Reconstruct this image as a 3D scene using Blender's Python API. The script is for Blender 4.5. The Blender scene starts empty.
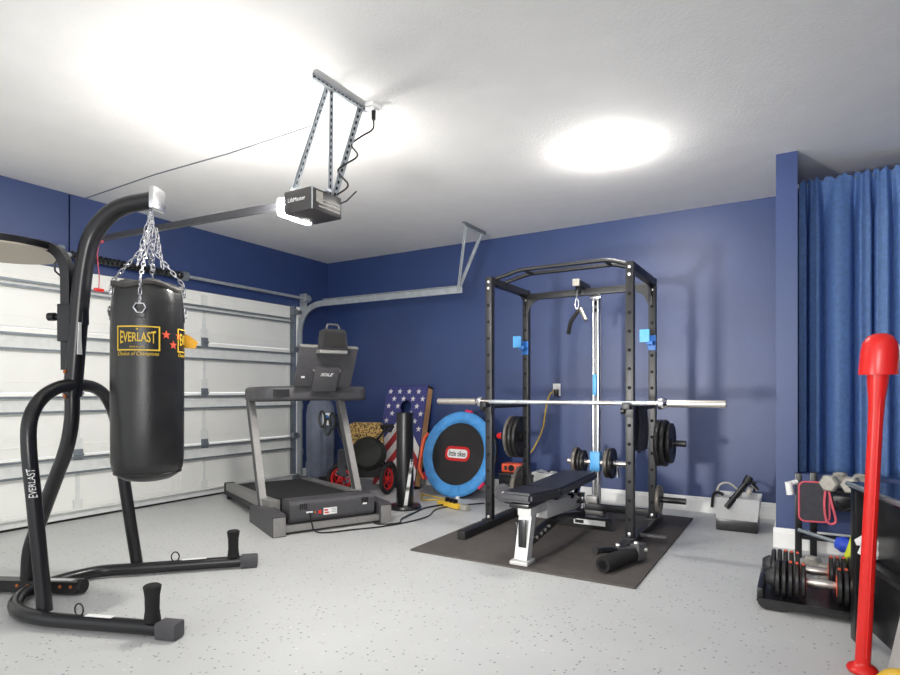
import bpy, bmesh, math, random
from mathutils import Vector, Matrix
random.seed(4)
PI = math.pi
sc = bpy.context.scene
COL = sc.collection
V = Vector

# ------------------------------------------------------------------ materials
def srgb(r, g, b):
    f = lambda c: (c/255/12.92) if c/255 <= .04045 else ((c/255+.055)/1.055)**2.4
    return (f(r), f(g), f(b), 1)
def mat(name, col, rough=.5, metal=0., noise=.06, scale=30., bump=0., bscale=200., spec=.5, coat=0.):
    m = bpy.data.materials.new(name); m.use_nodes = True
    nt = m.node_tree; b = nt.nodes['Principled BSDF']
    b.inputs['Roughness'].default_value = rough; b.inputs['Metallic'].default_value = metal
    b.inputs['Specular IOR Level'].default_value = spec; b.inputs['Coat Weight'].default_value = coat
    tc = nt.nodes.new('ShaderNodeTexCoord')
    n = nt.nodes.new('ShaderNodeTexNoise'); n.inputs['Scale'].default_value = scale; n.inputs['Detail'].default_value = 4
    nt.links.new(tc.outputs['Object'], n.inputs['Vector'])
    r = nt.nodes.new('ShaderNodeValToRGB')
    lo = [c*(1-noise) for c in col[:3]]+[1]; hi = [min(1, c*(1+noise)) for c in col[:3]]+[1]
    r.color_ramp.elements[0].position = .3; r.color_ramp.elements[0].color = lo
    r.color_ramp.elements[1].position = .7; r.color_ramp.elements[1].color = hi
    nt.links.new(n.outputs['Fac'], r.inputs['Fac']); nt.links.new(r.outputs['Color'], b.inputs['Base Color'])
    if bump:
        n2 = nt.nodes.new('ShaderNodeTexNoise'); n2.inputs['Scale'].default_value = bscale; n2.inputs['Detail'].default_value = 3
        nt.links.new(tc.outputs['Object'], n2.inputs['Vector'])
        bp = nt.nodes.new('ShaderNodeBump'); bp.inputs['Strength'].default_value = bump; bp.inputs['Distance'].default_value = .01
        nt.links.new(n2.outputs['Fac'], bp.inputs['Height']); nt.links.new(bp.outputs['Normal'], b.inputs['Normal'])
    return m
def emit(name, col, s):
    m = bpy.data.materials.new(name); m.use_nodes = True
    b = m.node_tree.nodes['Principled BSDF']
    b.inputs['Base Color'].default_value = col; b.inputs['Emission Color'].default_value = col; b.inputs['Emission Strength'].default_value = s
    return m
M = {}
M['wall'] = mat('blue_wall_paint', srgb(38, 61, 113), .46, noise=.07, scale=2.5, bump=.12, bscale=90, spec=.8)
M['ceil'] = mat('ceiling_paint', srgb(238, 237, 235), .9, noise=.02, scale=5, bump=.22, bscale=75)
M['white'] = mat('white_trim_paint', srgb(244, 244, 242), .45, noise=.02)
M['door'] = mat('garage_door_white', srgb(250, 250, 244), .45, noise=.02, scale=4, bump=.05, bscale=60)
M['galv'] = mat('galvanised_steel', srgb(178, 184, 188), .42, .55, noise=.12, scale=18)
M['railm'] = mat('opener_rail_steel', srgb(74, 75, 79), .5, .1, noise=.08, scale=18)
M['strut'] = mat('door_strut_paint', srgb(228, 230, 227), .4, 0., noise=.05, scale=18)
M['galvd'] = mat('galvanised_steel_dull', srgb(128, 136, 142), .5, .5, noise=.12, scale=18)
M['chrome'] = mat('chrome', srgb(225, 225, 228), .18, 1., noise=.03)
M['steel'] = mat('brushed_bar_steel', srgb(215, 208, 200), .3, .9, noise=.05, scale=60)
M['black'] = mat('black_powder_coat', srgb(26, 26, 28), .28, noise=.1, bump=.03)
M['rackm'] = mat('rack_powder_coat', srgb(31, 31, 34), .4, noise=.12, bump=.05, bscale=300)
M['hole'] = mat('hole_dark', srgb(8, 8, 9), .9)
M['rubber'] = mat('black_rubber', srgb(34, 33, 33), .75, noise=.1, bump=.1)
M['foam'] = mat('black_foam', srgb(28, 27, 27), .9, noise=.2, scale=90, bump=.3, bscale=350)
M['leather'] = mat('bag_leather', srgb(34, 34, 34), .32, noise=.3, scale=6, bump=.12, bscale=140)
M['canvasd'] = mat('bag_rim_canvas', srgb(70, 68, 66), .8, noise=.2, bump=.2)
M['yellow'] = mat('yellow_print', srgb(214, 178, 52), .55)
M['redorg'] = mat('red_print', srgb(216, 82, 50), .55)
M['whitep'] = mat('white_print', srgb(232, 232, 232), .55)
M['gold'] = mat('amber_tag', srgb(214, 160, 40), .6)
M['bolt'] = mat('bright_bolt', srgb(215, 215, 210), .3, .8)
M['brass'] = mat('copper_bolt', srgb(190, 110, 60), .4, .7)
M['mat'] = mat('rubber_mat', srgb(78, 73, 70), .8, noise=.12, scale=14, bump=.2, bscale=120)
M['pad'] = mat('bench_vinyl', srgb(36, 36, 42), .33, noise=.1, bump=.05)
M['benchw'] = mat('bench_light_paint', srgb(200, 200, 198), .4, noise=.04)
M['tmgrey'] = mat('treadmill_charcoal', srgb(74, 73, 76), .5, noise=.08, bump=.04)
M['tmdark'] = mat('treadmill_black', srgb(38, 38, 41), .5, noise=.1)
M['tmsilver'] = mat('treadmill_silver', srgb(150, 148, 146), .4, .3, noise=.06)
M['belt'] = mat('treadmill_belt', srgb(36, 35, 35), .8, noise=.2, scale=80, bump=.15)
M['red'] = mat('red_plastic', srgb(226, 38, 34), .3, noise=.03)
M['redd'] = mat('wheel_red', srgb(200, 30, 32), .4, noise=.05)
M['pink'] = mat('pink_plastic', srgb(226, 52, 90), .4)
M['orange'] = mat('orange_plastic', srgb(232, 92, 56), .45)
M['blue'] = mat('trampoline_pad_blue', srgb(76, 150, 216), .5, noise=.12, scale=14, bump=.25, bscale=28)
M['lblue'] = mat('light_blue_plastic', srgb(86, 170, 232), .45, noise=.08)
M['mblue'] = mat('mid_blue_plastic', srgb(34, 110, 190), .45, noise=.08)
M['net'] = mat('black_mesh_fabric', srgb(36, 34, 35), .85, noise=.15, scale=120)
M['wood'] = mat('pine', srgb(206, 158, 108), .55, noise=.15, scale=12)
M['flagblue'] = mat('flag_blue', srgb(58, 60, 120), .6, noise=.08)
M['flagred'] = mat('flag_red', srgb(166, 38, 42), .6, noise=.08)
M['flagwhite'] = mat('flag_white', srgb(226, 222, 220), .6, noise=.06)
M['ballblue'] = mat('ball_blue', srgb(52, 84, 206), .45)
M['lime'] = mat('lime_foam', srgb(206, 218, 40), .5)
M['yplastic'] = mat('yellow_plastic', srgb(232, 190, 62), .45)
M['cordy'] = mat('yellow_cord', srgb(206, 172, 70), .6)
M['cast'] = mat('grey_cast_iron', srgb(170, 166, 156), .5, .1, noise=.15, scale=40, bump=.1)
M['plate'] = mat('plate_black_iron', srgb(46, 45, 45), .36, .3, noise=.15, bump=.08)
M['plateg'] = mat('plate_grey_iron', srgb(112, 106, 100), .45, .4, noise=.2, scale=25, bump=.1)
M['desk'] = mat('desk_black_gloss', srgb(20, 20, 24), .18, noise=.1)
M['grycloth'] = mat('grey_cloth', srgb(70, 70, 76), .9, noise=.15, bump=.2)
M['towelg'] = mat('towel_cloth', srgb(96, 98, 106), .9, noise=.15, bump=.2)
M['bagcloth'] = mat('slate_blue_canvas', srgb(104, 112, 128), .85, noise=.15, scale=10, bump=.25, bscale=60)
M['paper'] = mat('white_paper', srgb(236, 236, 234), .7, noise=.02)
M['gunmetal'] = mat('opener_grey', srgb(62, 60, 60), .35, noise=.08)
M['curtain'] = mat('blue_curtain', srgb(126, 166, 228), .5, noise=.12, scale=40, bump=.15, bscale=300)
M['pipe'] = mat('pink_piping', srgb(214, 92, 108), .6)
M['lens'] = emit('opener_lamp_lens', (1, .97, .92, 1), 390)
M['dome'] = emit('ceiling_lamp_diffuser', (1, .97, .93, 1), 430)

def floor_mat():
    m = mat('epoxy_flake_floor', srgb(197, 198, 197), .45, noise=.045, scale=1.6, bump=.03, bscale=60)
    nt = m.node_tree; b = nt.nodes['Principled BSDF']
    base = b.inputs['Base Color'].links[0].from_socket
    tc = [n for n in nt.nodes if n.type == 'TEX_COORD'][0]
    v = nt.nodes.new('ShaderNodeTexVoronoi'); v.inputs['Scale'].default_value = 48
    nt.links.new(tc.outputs['Object'], v.inputs['Vector'])
    lt = nt.nodes.new('ShaderNodeMath'); lt.operation = 'LESS_THAN'; lt.inputs[1].default_value = .27
    nt.links.new(v.outputs['Distance'], lt.inputs[0])
    sp = nt.nodes.new('ShaderNodeSeparateColor'); nt.links.new(v.outputs['Color'], sp.inputs['Color'])
    gt = nt.nodes.new('ShaderNodeMath'); gt.operation = 'GREATER_THAN'; gt.inputs[1].default_value = .7
    nt.links.new(sp.outputs['Red'], gt.inputs[0])
    mu = nt.nodes.new('ShaderNodeMath'); mu.operation = 'MULTIPLY'
    nt.links.new(lt.outputs[0], mu.inputs[0]); nt.links.new(gt.outputs[0], mu.inputs[1])
    fl = nt.nodes.new('ShaderNodeValToRGB'); e = fl.color_ramp.elements
    e[0].color = srgb(120, 130, 146); e[1].color = srgb(226, 224, 220); e.new(.5).color = srgb(150, 148, 144)
    nt.links.new(sp.outputs['Green'], fl.inputs['Fac'])
    mx = nt.nodes.new('ShaderNodeMix'); mx.data_type = 'RGBA'
    nt.links.new(mu.outputs[0], mx.inputs[0]); nt.links.new(base, mx.inputs[6]); nt.links.new(fl.outputs['Color'], mx.inputs[7])
    nt.links.new(mx.outputs[2], b.inputs['Base Color'])
    return m
M['floor'] = floor_mat()
def leopard():
    m = mat('leopard_fabric', srgb(214, 176, 106), .8, noise=.1)
    nt = m.node_tree; b = nt.nodes['Principled BSDF']; base = b.inputs['Base Color'].links[0].from_socket
    tc = [n for n in nt.nodes if n.type == 'TEX_COORD'][0]
    v = nt.nodes.new('ShaderNodeTexVoronoi'); v.inputs['Scale'].default_value = 52
    nt.links.new(tc.outputs['Object'], v.inputs['Vector'])
    a = nt.nodes.new('ShaderNodeMath'); a.operation = 'SUBTRACT'; a.inputs[1].default_value = .36
    c = nt.nodes.new('ShaderNodeMath'); c.operation = 'ABSOLUTE'
    d = nt.nodes.new('ShaderNodeMath'); d.operation = 'LESS_THAN'; d.inputs[1].default_value = .12
    nt.links.new(v.outputs['Distance'], a.inputs[0]); nt.links.new(a.outputs[0], c.inputs[0]); nt.links.new(c.outputs[0], d.inputs[0])
    mx = nt.nodes.new('ShaderNodeMix'); mx.data_type = 'RGBA'; mx.inputs[7].default_value = srgb(40, 30, 24)
    nt.links.new(d.outputs[0], mx.inputs[0]); nt.links.new(base, mx.inputs[6]); nt.links.new(mx.outputs[2], b.inputs['Base Color'])
    return m
M['leopard'] = leopard()

# ------------------------------------------------------------------ mesh helpers
def BM(): return bmesh.new()
def box(bm, c, s, rot=None, bev=0.):
    r = bmesh.ops.create_cube(bm, size=1)
    vs = r['verts']
    if bev:
        pass
    Mx = Matrix.Translation(V(c)) @ (rot.to_4x4() if rot else Matrix()) @ Matrix.Diagonal((*s, 1))
    bmesh.ops.transform(bm, matrix=Mx, verts=vs)
    if bev:
        es = list({e for v in vs for e in v.link_edges})
        bmesh.ops.bevel(bm, geom=es, offset=bev, segments=2, profile=.6, affect='EDGES')
    return bm
def beam(bm, a, b, w, h, up=(0, 0, 1), bev=0.):
    a, b = V(a), V(b); d = b-a; L = d.length; x = d.normalized()
    u = V(up); y = u.cross(x)
    if y.length < 1e-4: y = V((0, 1, 0)).cross(x)
    y.normalize(); z = x.cross(y)
    R = Matrix((x, y, z)).transposed()
    return box(bm, (a+b)/2, (L, w, h), R, bev)
def tube(bm, pts, r, seg=12, closed=False, cap=True, prof=None, up=None):
    pts = [V(p) for p in pts]; n = len(pts)
    rs = r if isinstance(r, (list, tuple)) else [r]*n
    tang = []
    for i in range(n):
        if closed: t = pts[(i+1) % n]-pts[i-1]
        else: t = pts[min(i+1, n-1)]-pts[max(i-1, 0)]
        tang.append(t.normalized())
    if up is not None: u = V(up)-tang[0]*V(up).dot(tang[0])
    else:
        u = V((0, 0, 1)) if abs(tang[0].z) < .9 else V((0, 1, 0)); u = u-tang[0]*u.dot(tang[0])
    u.normalize(); rings = []
    if prof is None: prof = [(math.cos(2*PI*k/seg), math.sin(2*PI*k/seg)) for k in range(seg)]
    for i in range(n):
        if i:
            q = tang[i-1].rotation_difference(tang[i]); u = q @ u
            u = (u-tang[i]*u.dot(tang[i])).normalized()
        if up is not None and abs(V(up).normalized().dot(tang[i])) < .95:
            u = (V(up)-tang[i]*V(up).dot(tang[i])).normalized()
        w = tang[i].cross(u)
        rings.append([bm.verts.new(pts[i]+(w*px+u*py)*rs[i]) for px, py in prof])
    m = len(prof)
    for i in range(n if closed else n-1):
        A, B = rings[i], rings[(i+1) % n]
        for k in range(m):
            bm.faces.new((A[k], A[(k+1) % m], B[(k+1) % m], B[k]))
    if cap and not closed:
        bm.faces.new(rings[0][::-1]); bm.faces.new(rings[-1])
    return bm
def rtube(bm, pts, w, h, up=(0, 0, 1)):
    return tube(bm, pts, 1., prof=[(-w/2, -h/2), (w/2, -h/2), (w/2, h/2), (-w/2, h/2)], up=up)
def fillet(pts, r, n=6):
    pts = [V(p) for p in pts]; out = [pts[0]]
    for i in range(1, len(pts)-1):
        a, b, c = pts[i-1], pts[i], pts[i+1]
        d1 = (a-b).normalized(); d2 = (c-b).normalized(); k = min(r, (a-b).length*.48, (c-b).length*.48)
        p, q = b+d1*k, b+d2*k
        for j in range(n+1):
            t = j/n; out.append(p*(1-t)**2+b*2*t*(1-t)+q*t*t)
    out.append(pts[-1]); return out
def spline(pts, n=8):
    P = [V(p) for p in pts]; P = [2*P[0]-P[1]]+P+[2*P[-1]-P[-2]]; out = []
    for i in range(1, len(P)-2):
        for j in range(n):
            t = j/n
            out.append(.5*((2*P[i])+(P[i+1]-P[i-1])*t+(2*P[i-1]-5*P[i]+4*P[i+1]-P[i+2])*t*t+(3*P[i]-P[i-1]-3*P[i+1]+P[i+2])*t**3))
    out.append(P[-2]); return out
def lathe(bm, prof, Mx=None, seg=28, sx=1., cap=True):
    Mx = Mx or Matrix(); rings = []
    for r, z in prof:
        if r < 1e-6: rings.append([bm.verts.new(Mx @ V((0, 0, z)))])
        else: rings.append([bm.verts.new(Mx @ V((r*sx*math.cos(2*PI*k/seg), r*math.sin(2*PI*k/seg), z))) for k in range(seg)])
    for A, B in zip(rings, rings[1:]):
        for k in range(seg):
            a0, a1, b0, b1 = A[k % len(A)], A[(k+1) % len(A)], B[k % len(B)], B[(k+1) % len(B)]
            f = []
            for v in (a0, a1, b1, b0):
                if v not in f: f.append(v)
            if len(f) >= 3:
                try: bm.faces.new(f)
                except ValueError: pass
    for R, rev in ((rings[0], True), (rings[-1], False)):
        if cap and len(R) > 2: bm.faces.new(R[::-1] if rev else R)
    return bm
def cyl(bm, a, b, r, seg=20): return tube(bm, [a, b], r, seg)
def prism(bm, poly, d, Mx=None):
    Mx = Mx or Matrix()
    A = [bm.verts.new(Mx @ V((x, y, 0))) for x, y in poly]; B = [bm.verts.new(Mx @ V((x, y, d))) for x, y in poly]
    n = len(poly); bm.faces.new(A[::-1]); bm.faces.new(B)
    for i in range(n): bm.faces.new((A[i], A[(i+1) % n], B[(i+1) % n], B[i]))
    return bm
def axes(o, x, y, z):
    m = Matrix((V(x), V(y), V(z))).transposed().to_4x4(); m.translation = V(o); return m
def AX(o, d):
    """frame with local z along d"""
    z = V(d).normalized(); x = V((0, 0, 1)).cross(z) if abs(z.z) < .95 else V((1, 0, 0)); x.normalize()
    return axes(o, x, z.cross(x), z)
def star(r, k=.4): return [((r if i % 2 == 0 else r*k)*math.sin(PI*i/5), (r if i % 2 == 0 else r*k)*math.cos(PI*i/5)) for i in range(10)]
def rrect(w, h, r, n=5):
    o = []
    for cx, cy, a in ((w/2-r, h/2-r, 0), (-w/2+r, h/2-r, 90), (-w/2+r, -h/2+r, 180), (w/2-r, -h/2+r, 270)):
        for i in range(n+1):
            t = math.radians(a+90*i/n); o.append((cx+r*math.cos(t), cy+r*math.sin(t)))
    return o
def text_bm(s, w=None, h=None, depth=.0015, shear=0., fn=None, Mx=None, bold=0.):
    cu = bpy.data.curves.new('tmp', 'FONT'); cu.body = s; cu.align_x = 'CENTER'; cu.align_y = 'CENTER'
    cu.size = 1; cu.shear = shear; cu.resolution_u = 3; cu.offset = bold
    o = bpy.data.objects.new('tmp', cu); COL.objects.link(o)
    dg = bpy.context.evaluated_depsgraph_get(); me = bpy.data.meshes.new_from_object(o.evaluated_get(dg))
    bm = BM(); bm.from_mesh(me)
    bpy.data.objects.remove(o); bpy.data.meshes.remove(me); bpy.data.curves.remove(cu)
    r = bmesh.ops.extrude_face_region(bm, geom=bm.faces[:])
    top = [g for g in r['geom'] if isinstance(g, bmesh.types.BMVert)]
    for v in bm.verts: v.co.z = 0
    for v in top: v.co.z = 1
    xs = [v.co.x for v in bm.verts]; ys = [v.co.y for v in bm.verts]
    x0, x1, y0, y1 = min(xs), max(xs), min(ys), max(ys)
    for v in bm.verts:
        v.co.x = (v.co.x-(x0+x1)/2)*(w/(x1-x0)); v.co.y = (v.co.y-(y0+y1)/2)*(h/(y1-y0)); v.co.z *= depth
        if fn: v.co = fn(v.co)
    if Mx: bm.transform(Mx)
    return bm

MW = {}
def thing(name, label, cat, loc=(0, 0, 0), rotz=0., group=None):
    o = bpy.data.objects.new(name, None); COL.objects.link(o); o.empty_display_size = .1
    o.location = loc; o.rotation_euler = (0, 0, rotz); o['label'] = label; o['category'] = cat
    if group: o['group'] = group
    MW[o] = Matrix.Translation(V(loc)) @ Matrix.Rotation(rotz, 4, 'Z'); return o
def obj(name, bm, m, parent=None, local=False, smooth=True, ang=40, label=None):
    """link bm as one mesh; its coordinates are world ones unless local"""
    bmesh.ops.recalc_face_normals(bm, faces=bm.faces[:])
    me = bpy.data.meshes.new(name)
    if parent is not None and not local: bm.transform(MW[parent].inverted())
    bm.to_mesh(me); bm.free()
    if smooth:
        for p in me.polygons: p.use_smooth = True
        me.set_sharp_from_angle(angle=math.radians(ang))
    o = bpy.data.objects.new(name, me); COL.objects.link(o)
    me.materials.append(M[m] if isinstance(m, str) else m)
    if parent is not None: o.parent = parent; MW[o] = MW[parent]
    else: MW[o] = Matrix()
    if label: o['label'] = label
    return o
def one(name, bm, m, label, cat, loc, group=None, **k):
    """a thing that is one mesh, its origin at loc"""
    bm.transform(Matrix.Translation(-V(loc)))
    o = obj(name, bm, m, **k); o.location = loc; o['label'] = label; o['category'] = cat
    if group: o['group'] = group
    MW[o] = Matrix.Translation(V(loc)); return o
def struct(name, bm, m, parent=None, **k):
    o = obj(name, bm, m, parent, **k)
    if parent is None: o['kind'] = 'structure'
    return o
def dup(root, loc, rotz=None, label=None, group=None):
    r = root.copy(); COL.objects.link(r); r.location = loc
    if rotz is not None: r.rotation_euler = (0, 0, rotz)
    if label: r['label'] = label
    if group: r['group'] = group
    for ch in list(root.children):
        c = ch.copy(); COL.objects.link(c); c.parent = r
        for g in list(ch.children):
            d = g.copy(); COL.objects.link(d); d.parent = c
    return r

# ------------------------------------------------------------------ setting
XL, YB, H = -5.24, 5.65, 2.74       # garage door wall, back wall, ceiling
XP0, XP1, YP = -.135, -.005, 4.655  # partition stub beside the curtained alcove
XR, YF = 2.3, -1.6
struct('floor', box(BM(), ((XL+XR)/2, (YB+YF)/2, -.06), (XR-XL+.5, YB-YF+.5, .12)), 'floor', smooth=False)
struct('ceiling', box(BM(), ((XL+XR)/2, (YB+YF)/2, H+.06), (XR-XL+.5, YB-YF+.5, .12)), 'ceil', smooth=False)
struct('wall_back', box(BM(), ((XL+XR)/2, YB+.06, H/2), (XR-XL+.24, .12, H)), 'wall', smooth=False)
bm = BM(); box(bm, (XL-.06, (2.542+YB)/2, (2.11+H)/2), (.12, YB-2.542, H-2.11)); box(bm, (XL-.06, 5.375, 1.055), (.12, .55, 2.11))
struct('wall_left', bm, 'wall', smooth=False)
struct('wall_header', box(box(BM(), (XL-.13, 2.536, (2.11+H)/2), (.02, .12, H-2.11)), (XL-.063, (2.53+YF)/2, (2.11+H)/2), (.12, 2.53-YF, H-2.11)), 'wall', smooth=False)
struct('wall_partition', box(BM(), ((XP0+XP1)/2, (YP+YB)/2, H/2), (XP1-XP0, YB-YP, H)), 'wall', smooth=False)
struct('wall_knee', box(BM(), ((XP1+XR)/2, YP+.06, .26), (XR-XP1, .12, .52)), 'wall', smooth=False)
struct('wall_right', box(BM(), (XR+.06, (YF+YB)/2, H/2), (.12, YB-YF, H)), 'wall', smooth=False)
def baseboard(name, a, b, nrm):
    a, b, n = V(a), V(b), V(nrm); d = (b-a).normalized()
    poly = [(0, 0), (.016, 0), (.016, .105), (.012, .112), (.012, .122), (.006, .135), (0, .135)]
    bm = BM(); prism(bm, poly, (b-a).length, axes(a, n, (0, 0, 1), d)); struct(name, bm, 'white', smooth=False)
baseboard('baseboard_back', (XL, YB, 0), (XP0, YB, 0), (0, -1, 0))
baseboard('baseboard_partition', (XP0-.016, YP, 0), (XR, YP, 0), (0, -1, 0))
baseboard('baseboard_alcove', (XP0, YP, 0), (XP0, YB, 0), (-1, 0, 0))
baseboard('baseboard_left', (XL, 5.19, 0), (XL, YB-.016, 0), (1, 0, 0))
# white jamb beside the garage door
struct('trim_jamb', box(BM(), (XL+.008, 5.14, 1.055), (.016, .09, 2.11), bev=.003), 'white')

# garage door, four insulated sections with steel struts
door = bpy.data.objects.new('door_1', None); COL.objects.link(door); door['kind'] = 'structure'
door['label'] = 'white sectional garage door with galvanised struts'
door.location = (XL, 2.42, 0); MW[door] = Matrix.Translation((XL, 2.42, 0))
D0, D1 = -1.2, 5.075
for i in range(4):
    z0 = .03+i*.52
    bm = BM(); box(bm, (XL-.03, (D0+D1)/2, z0+.26), (.05, D1-D0, .512), bev=.006)
    y = D0+.08
    while y < D1-.2:                       # long embossed panels pressed into each section
        y2 = min(y+1.46, D1-.12)
        fr = [(y, z0+.09), (y2, z0+.09), (y2, z0+.42), (y, z0+.42)]
        tube(bm, [(XL-.005, a, b) for a, b in fr], .004, 6, closed=True)
        y += 1.56
    obj('panel', bm, 'door', door)
def strut(z1, z0, tall):
    bm = BM(); y = (D0+D1)/2; L = D1-D0-.1
    box(bm, (XL+.001, y, (z0+z1)/2), (.01, L, z1-z0))
    for z in (z1, z0):
        box(bm, (XL+.022, y, z), (.04, L, .004))
    o = obj('strut', bm, 'strut', door, smooth=False); bm = BM()
    for z in (z1, z0): box(bm, (XL+.042, y, z-.005), (.003, L, .018))
    obj('strut_lip', bm, 'galvd', o, smooth=False); return o
for z1, z0 in ((1.955, 1.91), (1.54, 1.42), (1.04, .92), (.533, .41)): strut(z1, z0, 0)
obj('bottom_rail', box(box(BM(), (XL+.012, (D0+D1)/2, .05), (.03, D1-D0, .055)), (XL+.03, (D0+D1)/2, .085), (.06, D1-D0, .006)), 'strut', door, smooth=False)
obj('bottom_seal', tube(BM(), [(XL-.02, D0, .014), (XL-.02, D1, .014)], .028, 12), 'rubber', door)
for yy, w in ((5.035, .07), (2.6, .05), (3.82, .05), (1.38, .05), (.2, .05)):
    for i in range(4):
        bm = BM(); z0 = .03+i*.52
        za, zb = z0+.06, z0+.46
        if w == .07: box(bm, (XL+.003, yy, z0+.26), (.008, w, .515))
        else:
            box(bm, (XL+.001, yy, (za+zb)/2), (.006, w*.6, zb-za))
            for z in (za+.03, zb-.03): box(bm, (XL+.003, yy, z), (.008, w*1.5, .1), bev=.002)
        obj('stile', bm, 'galvd' if w == .07 else 'strut', door, smooth=False)
        if i < 3 and w == .05:
            b2 = BM(); box(b2, (XL+.012, yy, z0+.52), (.02, .07, .09), bev=.003); cyl(b2, (XL+.02, yy-.04, z0+.52), (XL+.02, yy+.04, z0+.52), .01, 8)
            obj('hinge', b2, 'galvd', door)
for i in range(5):
    z = [.06, .55, 1.07, 1.59, 2.04][i]
    bm = BM(); cyl(bm, (XL+.05, 5.03, z), (XL+.05, 5.12, z), .006, 8); cyl(bm, (XL+.05, 5.095, z), (XL+.05, 5.118, z), .024, 14); box(bm, (XL+.03, 5.04, z), (.05, .06, .07))
    obj('roller', bm, 'galvd', door)

# garage door track: vertical leg, bend, horizontal run and its ceiling hanger
t = thing('garage_door_track', 'galvanised garage door track curving from the door edge along the back wall', 'door track', (XL+.05, 5.19, 0))
path = fillet([(XL+.05, 5.11, .02), (XL+.05, 5.11, 2.125), (-3.02, 5.19, 2.13)], .38, 12)
prof = [(-.012, -.033), (.012, -.033), (.012, -.026), (-.006, -.026), (-.006, .026), (.012, .026), (.012, .033), (-.012, .033)]
bm = BM(); tube(bm, path, 1., prof=[(-b, a) for a, b in prof], up=(0, 1, 0)); obj('rail', bm, 'galv', t, smooth=False)
bm = BM(); beam(bm, (-2.97, 5.195, 2.13), (-4.8, 5.128, 2.128), .006, .065); beam(bm, (-4.8, 5.108, 2.166), (-3.0, 5.175, 2.168), .04, .006); obj('reinforcing_angle', bm, 'galv', t, smooth=False)
for k, z in enumerate((.35, .9, 1.45, 1.95)):
    bm = BM(); box(bm, (XL+.035, 5.13, z), (.07, .03, .07)); obj('jamb_bracket', bm, 'galv', t, smooth=False)
bm = BM(); box(bm, (XL+.075, 5.145, 2.15), (.12, .006, .24)); cyl(bm, (XL+.1, 5.12, 2.21), (XL+.1, 5.2, 2.21), .05, 18); obj('end_bearing_plate', bm, 'galv', t)
bm = BM(); box(bm, (-2.8, 5.14, 2.735), (.035, .44, .005)); box(bm, (-2.784, 5.14, 2.72), (.004, .44, .035)); obj('ceiling_angle', bm, 'galvd', t, smooth=False)
for a, w in (((-2.8, 5.3, 2.72), .045), ((-2.82, 5.0, 2.72), .03)):
    bm = BM(); beam(bm, a, (-3.02, 5.19, 2.12), .006, w, up=(0, 1, 0)); beam(bm, V(a)+V((.013, 0, 0)), (-3.007, 5.19, 2.12), w*.5, .006, up=(0, 1, 0)); obj('hanger_strap', bm, 'galv', t, smooth=False)
# torsion shaft above the door
t = thing('torsion_spring_shaft', 'steel torsion shaft with black springs mounted above the white garage door', 'spring shaft', (XL+.1, 3.8, 2.21))
obj('shaft', cyl(BM(), (XL+.1, -.6, 2.21), (XL+.1, 5.24, 2.21), .017, 12), 'galv', t)
for y0, y1 in ((2.5, 3.5), (1.3, 2.35)):
    bm = BM(); n = 26*12
    tube(bm, [(XL+.1+.03*math.cos(k*2*PI/12), y0+(y1-y0)*k/n, 2.21+.03*math.sin(k*2*PI/12)) for k in range(n+1)], .008, 5)
    cyl(bm, (XL+.1, y0, 2.21), (XL+.1, y1, 2.21), .027, 14); obj('spring', bm, 'black', t)
bm = BM(); box(bm, (XL+.05, 2.43, 2.21), (.1, .05, .13)); obj('centre_bracket', bm, 'galvd', t)
bm = BM(); cyl(bm, (XL+.1, 3.5, 2.21), (XL+.1, 3.56, 2.21), .045, 16); obj('winding_cone', bm, 'galvd', t)
# sensor on the low wall
t = thing('safety_sensor', 'small black sensor on the low white baseboard beside the garage door track', 'sensor', (XL+.06, 5.3, .12))
obj('bracket', box(BM(), (XL+.05, 5.27, .16), (.1, .03, .1), bev=.003), 'galv', t)
obj('sensor_head', box(BM(), (XL+.09, 5.325, .17), (.06, .1, .045), bev=.006), 'black', t)
obj('lens_eye', cyl(BM(), (XL+.121, 5.345, .17), (XL+.125, 5.345, .17), .012, 12), 'whitep', t)

# ------------------------------------------------------------------ opener
t = thing('garage_door_opener', 'black garage door opener with a lit lamp hanging from the ceiling', 'garage door opener', (-2.36, 2.42, 2.07))
hb = obj('housing', box(BM(), (-2.355, 2.422, 2.133), (.21, .245, .125), bev=.012), 'gunmetal', t)
bm = BM()
for z in (2.1, 2.12, 2.14): box(bm, (-2.249, 2.44, z), (.004, .17, .008))
obj('rear_panel', box(bm, (-2.2485, 2.36, 2.15), (.004, .05, .06)), 'cast', hb)
obj('hinge_strip', box(BM(), (-2.2455, 2.3005, 2.133), (.006, .006, .126), bev=.002), 'galv', hb)
obj('antenna', tube(BM(), [(-2.25, 2.53, 2.16), (-2.22, 2.55, 2.175), (-2.19, 2.6, 2.24)], .004, 6), 'black', t)
obj('brand_lettering', text_bm('LiftMaster', .13, .022, .0015, Mx=axes((-2.36, 2.2995, 2.14), (1, 0, 0), (0, 0, 1), (0, -1, 0))), 'whitep', hb)
obj('lamp_lens', box(BM(), (-2.495, 2.422, 2.125), (.065, .235, .105), bev=.025), 'lens', t)
bm = BM(); box(bm, (-2.36, 2.42, 2.2), (.26, .03, .012)); box(bm, (-2.42, 2.42, 2.215), (.05, .14, .03)); obj('mounting_plate', bm, 'galv', t)
bm = BM(); beam(bm, (-2.5, 2.44, 2.18), (XL+.1, 2.66, 2.365), .035, .04); obj('rail', bm, 'railm', t, smooth=False)
obj('header_bracket', box(BM(), (XL+.05, 2.66, 2.365), (.1, .05, .07), bev=.004), 'galvd', t)
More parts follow.
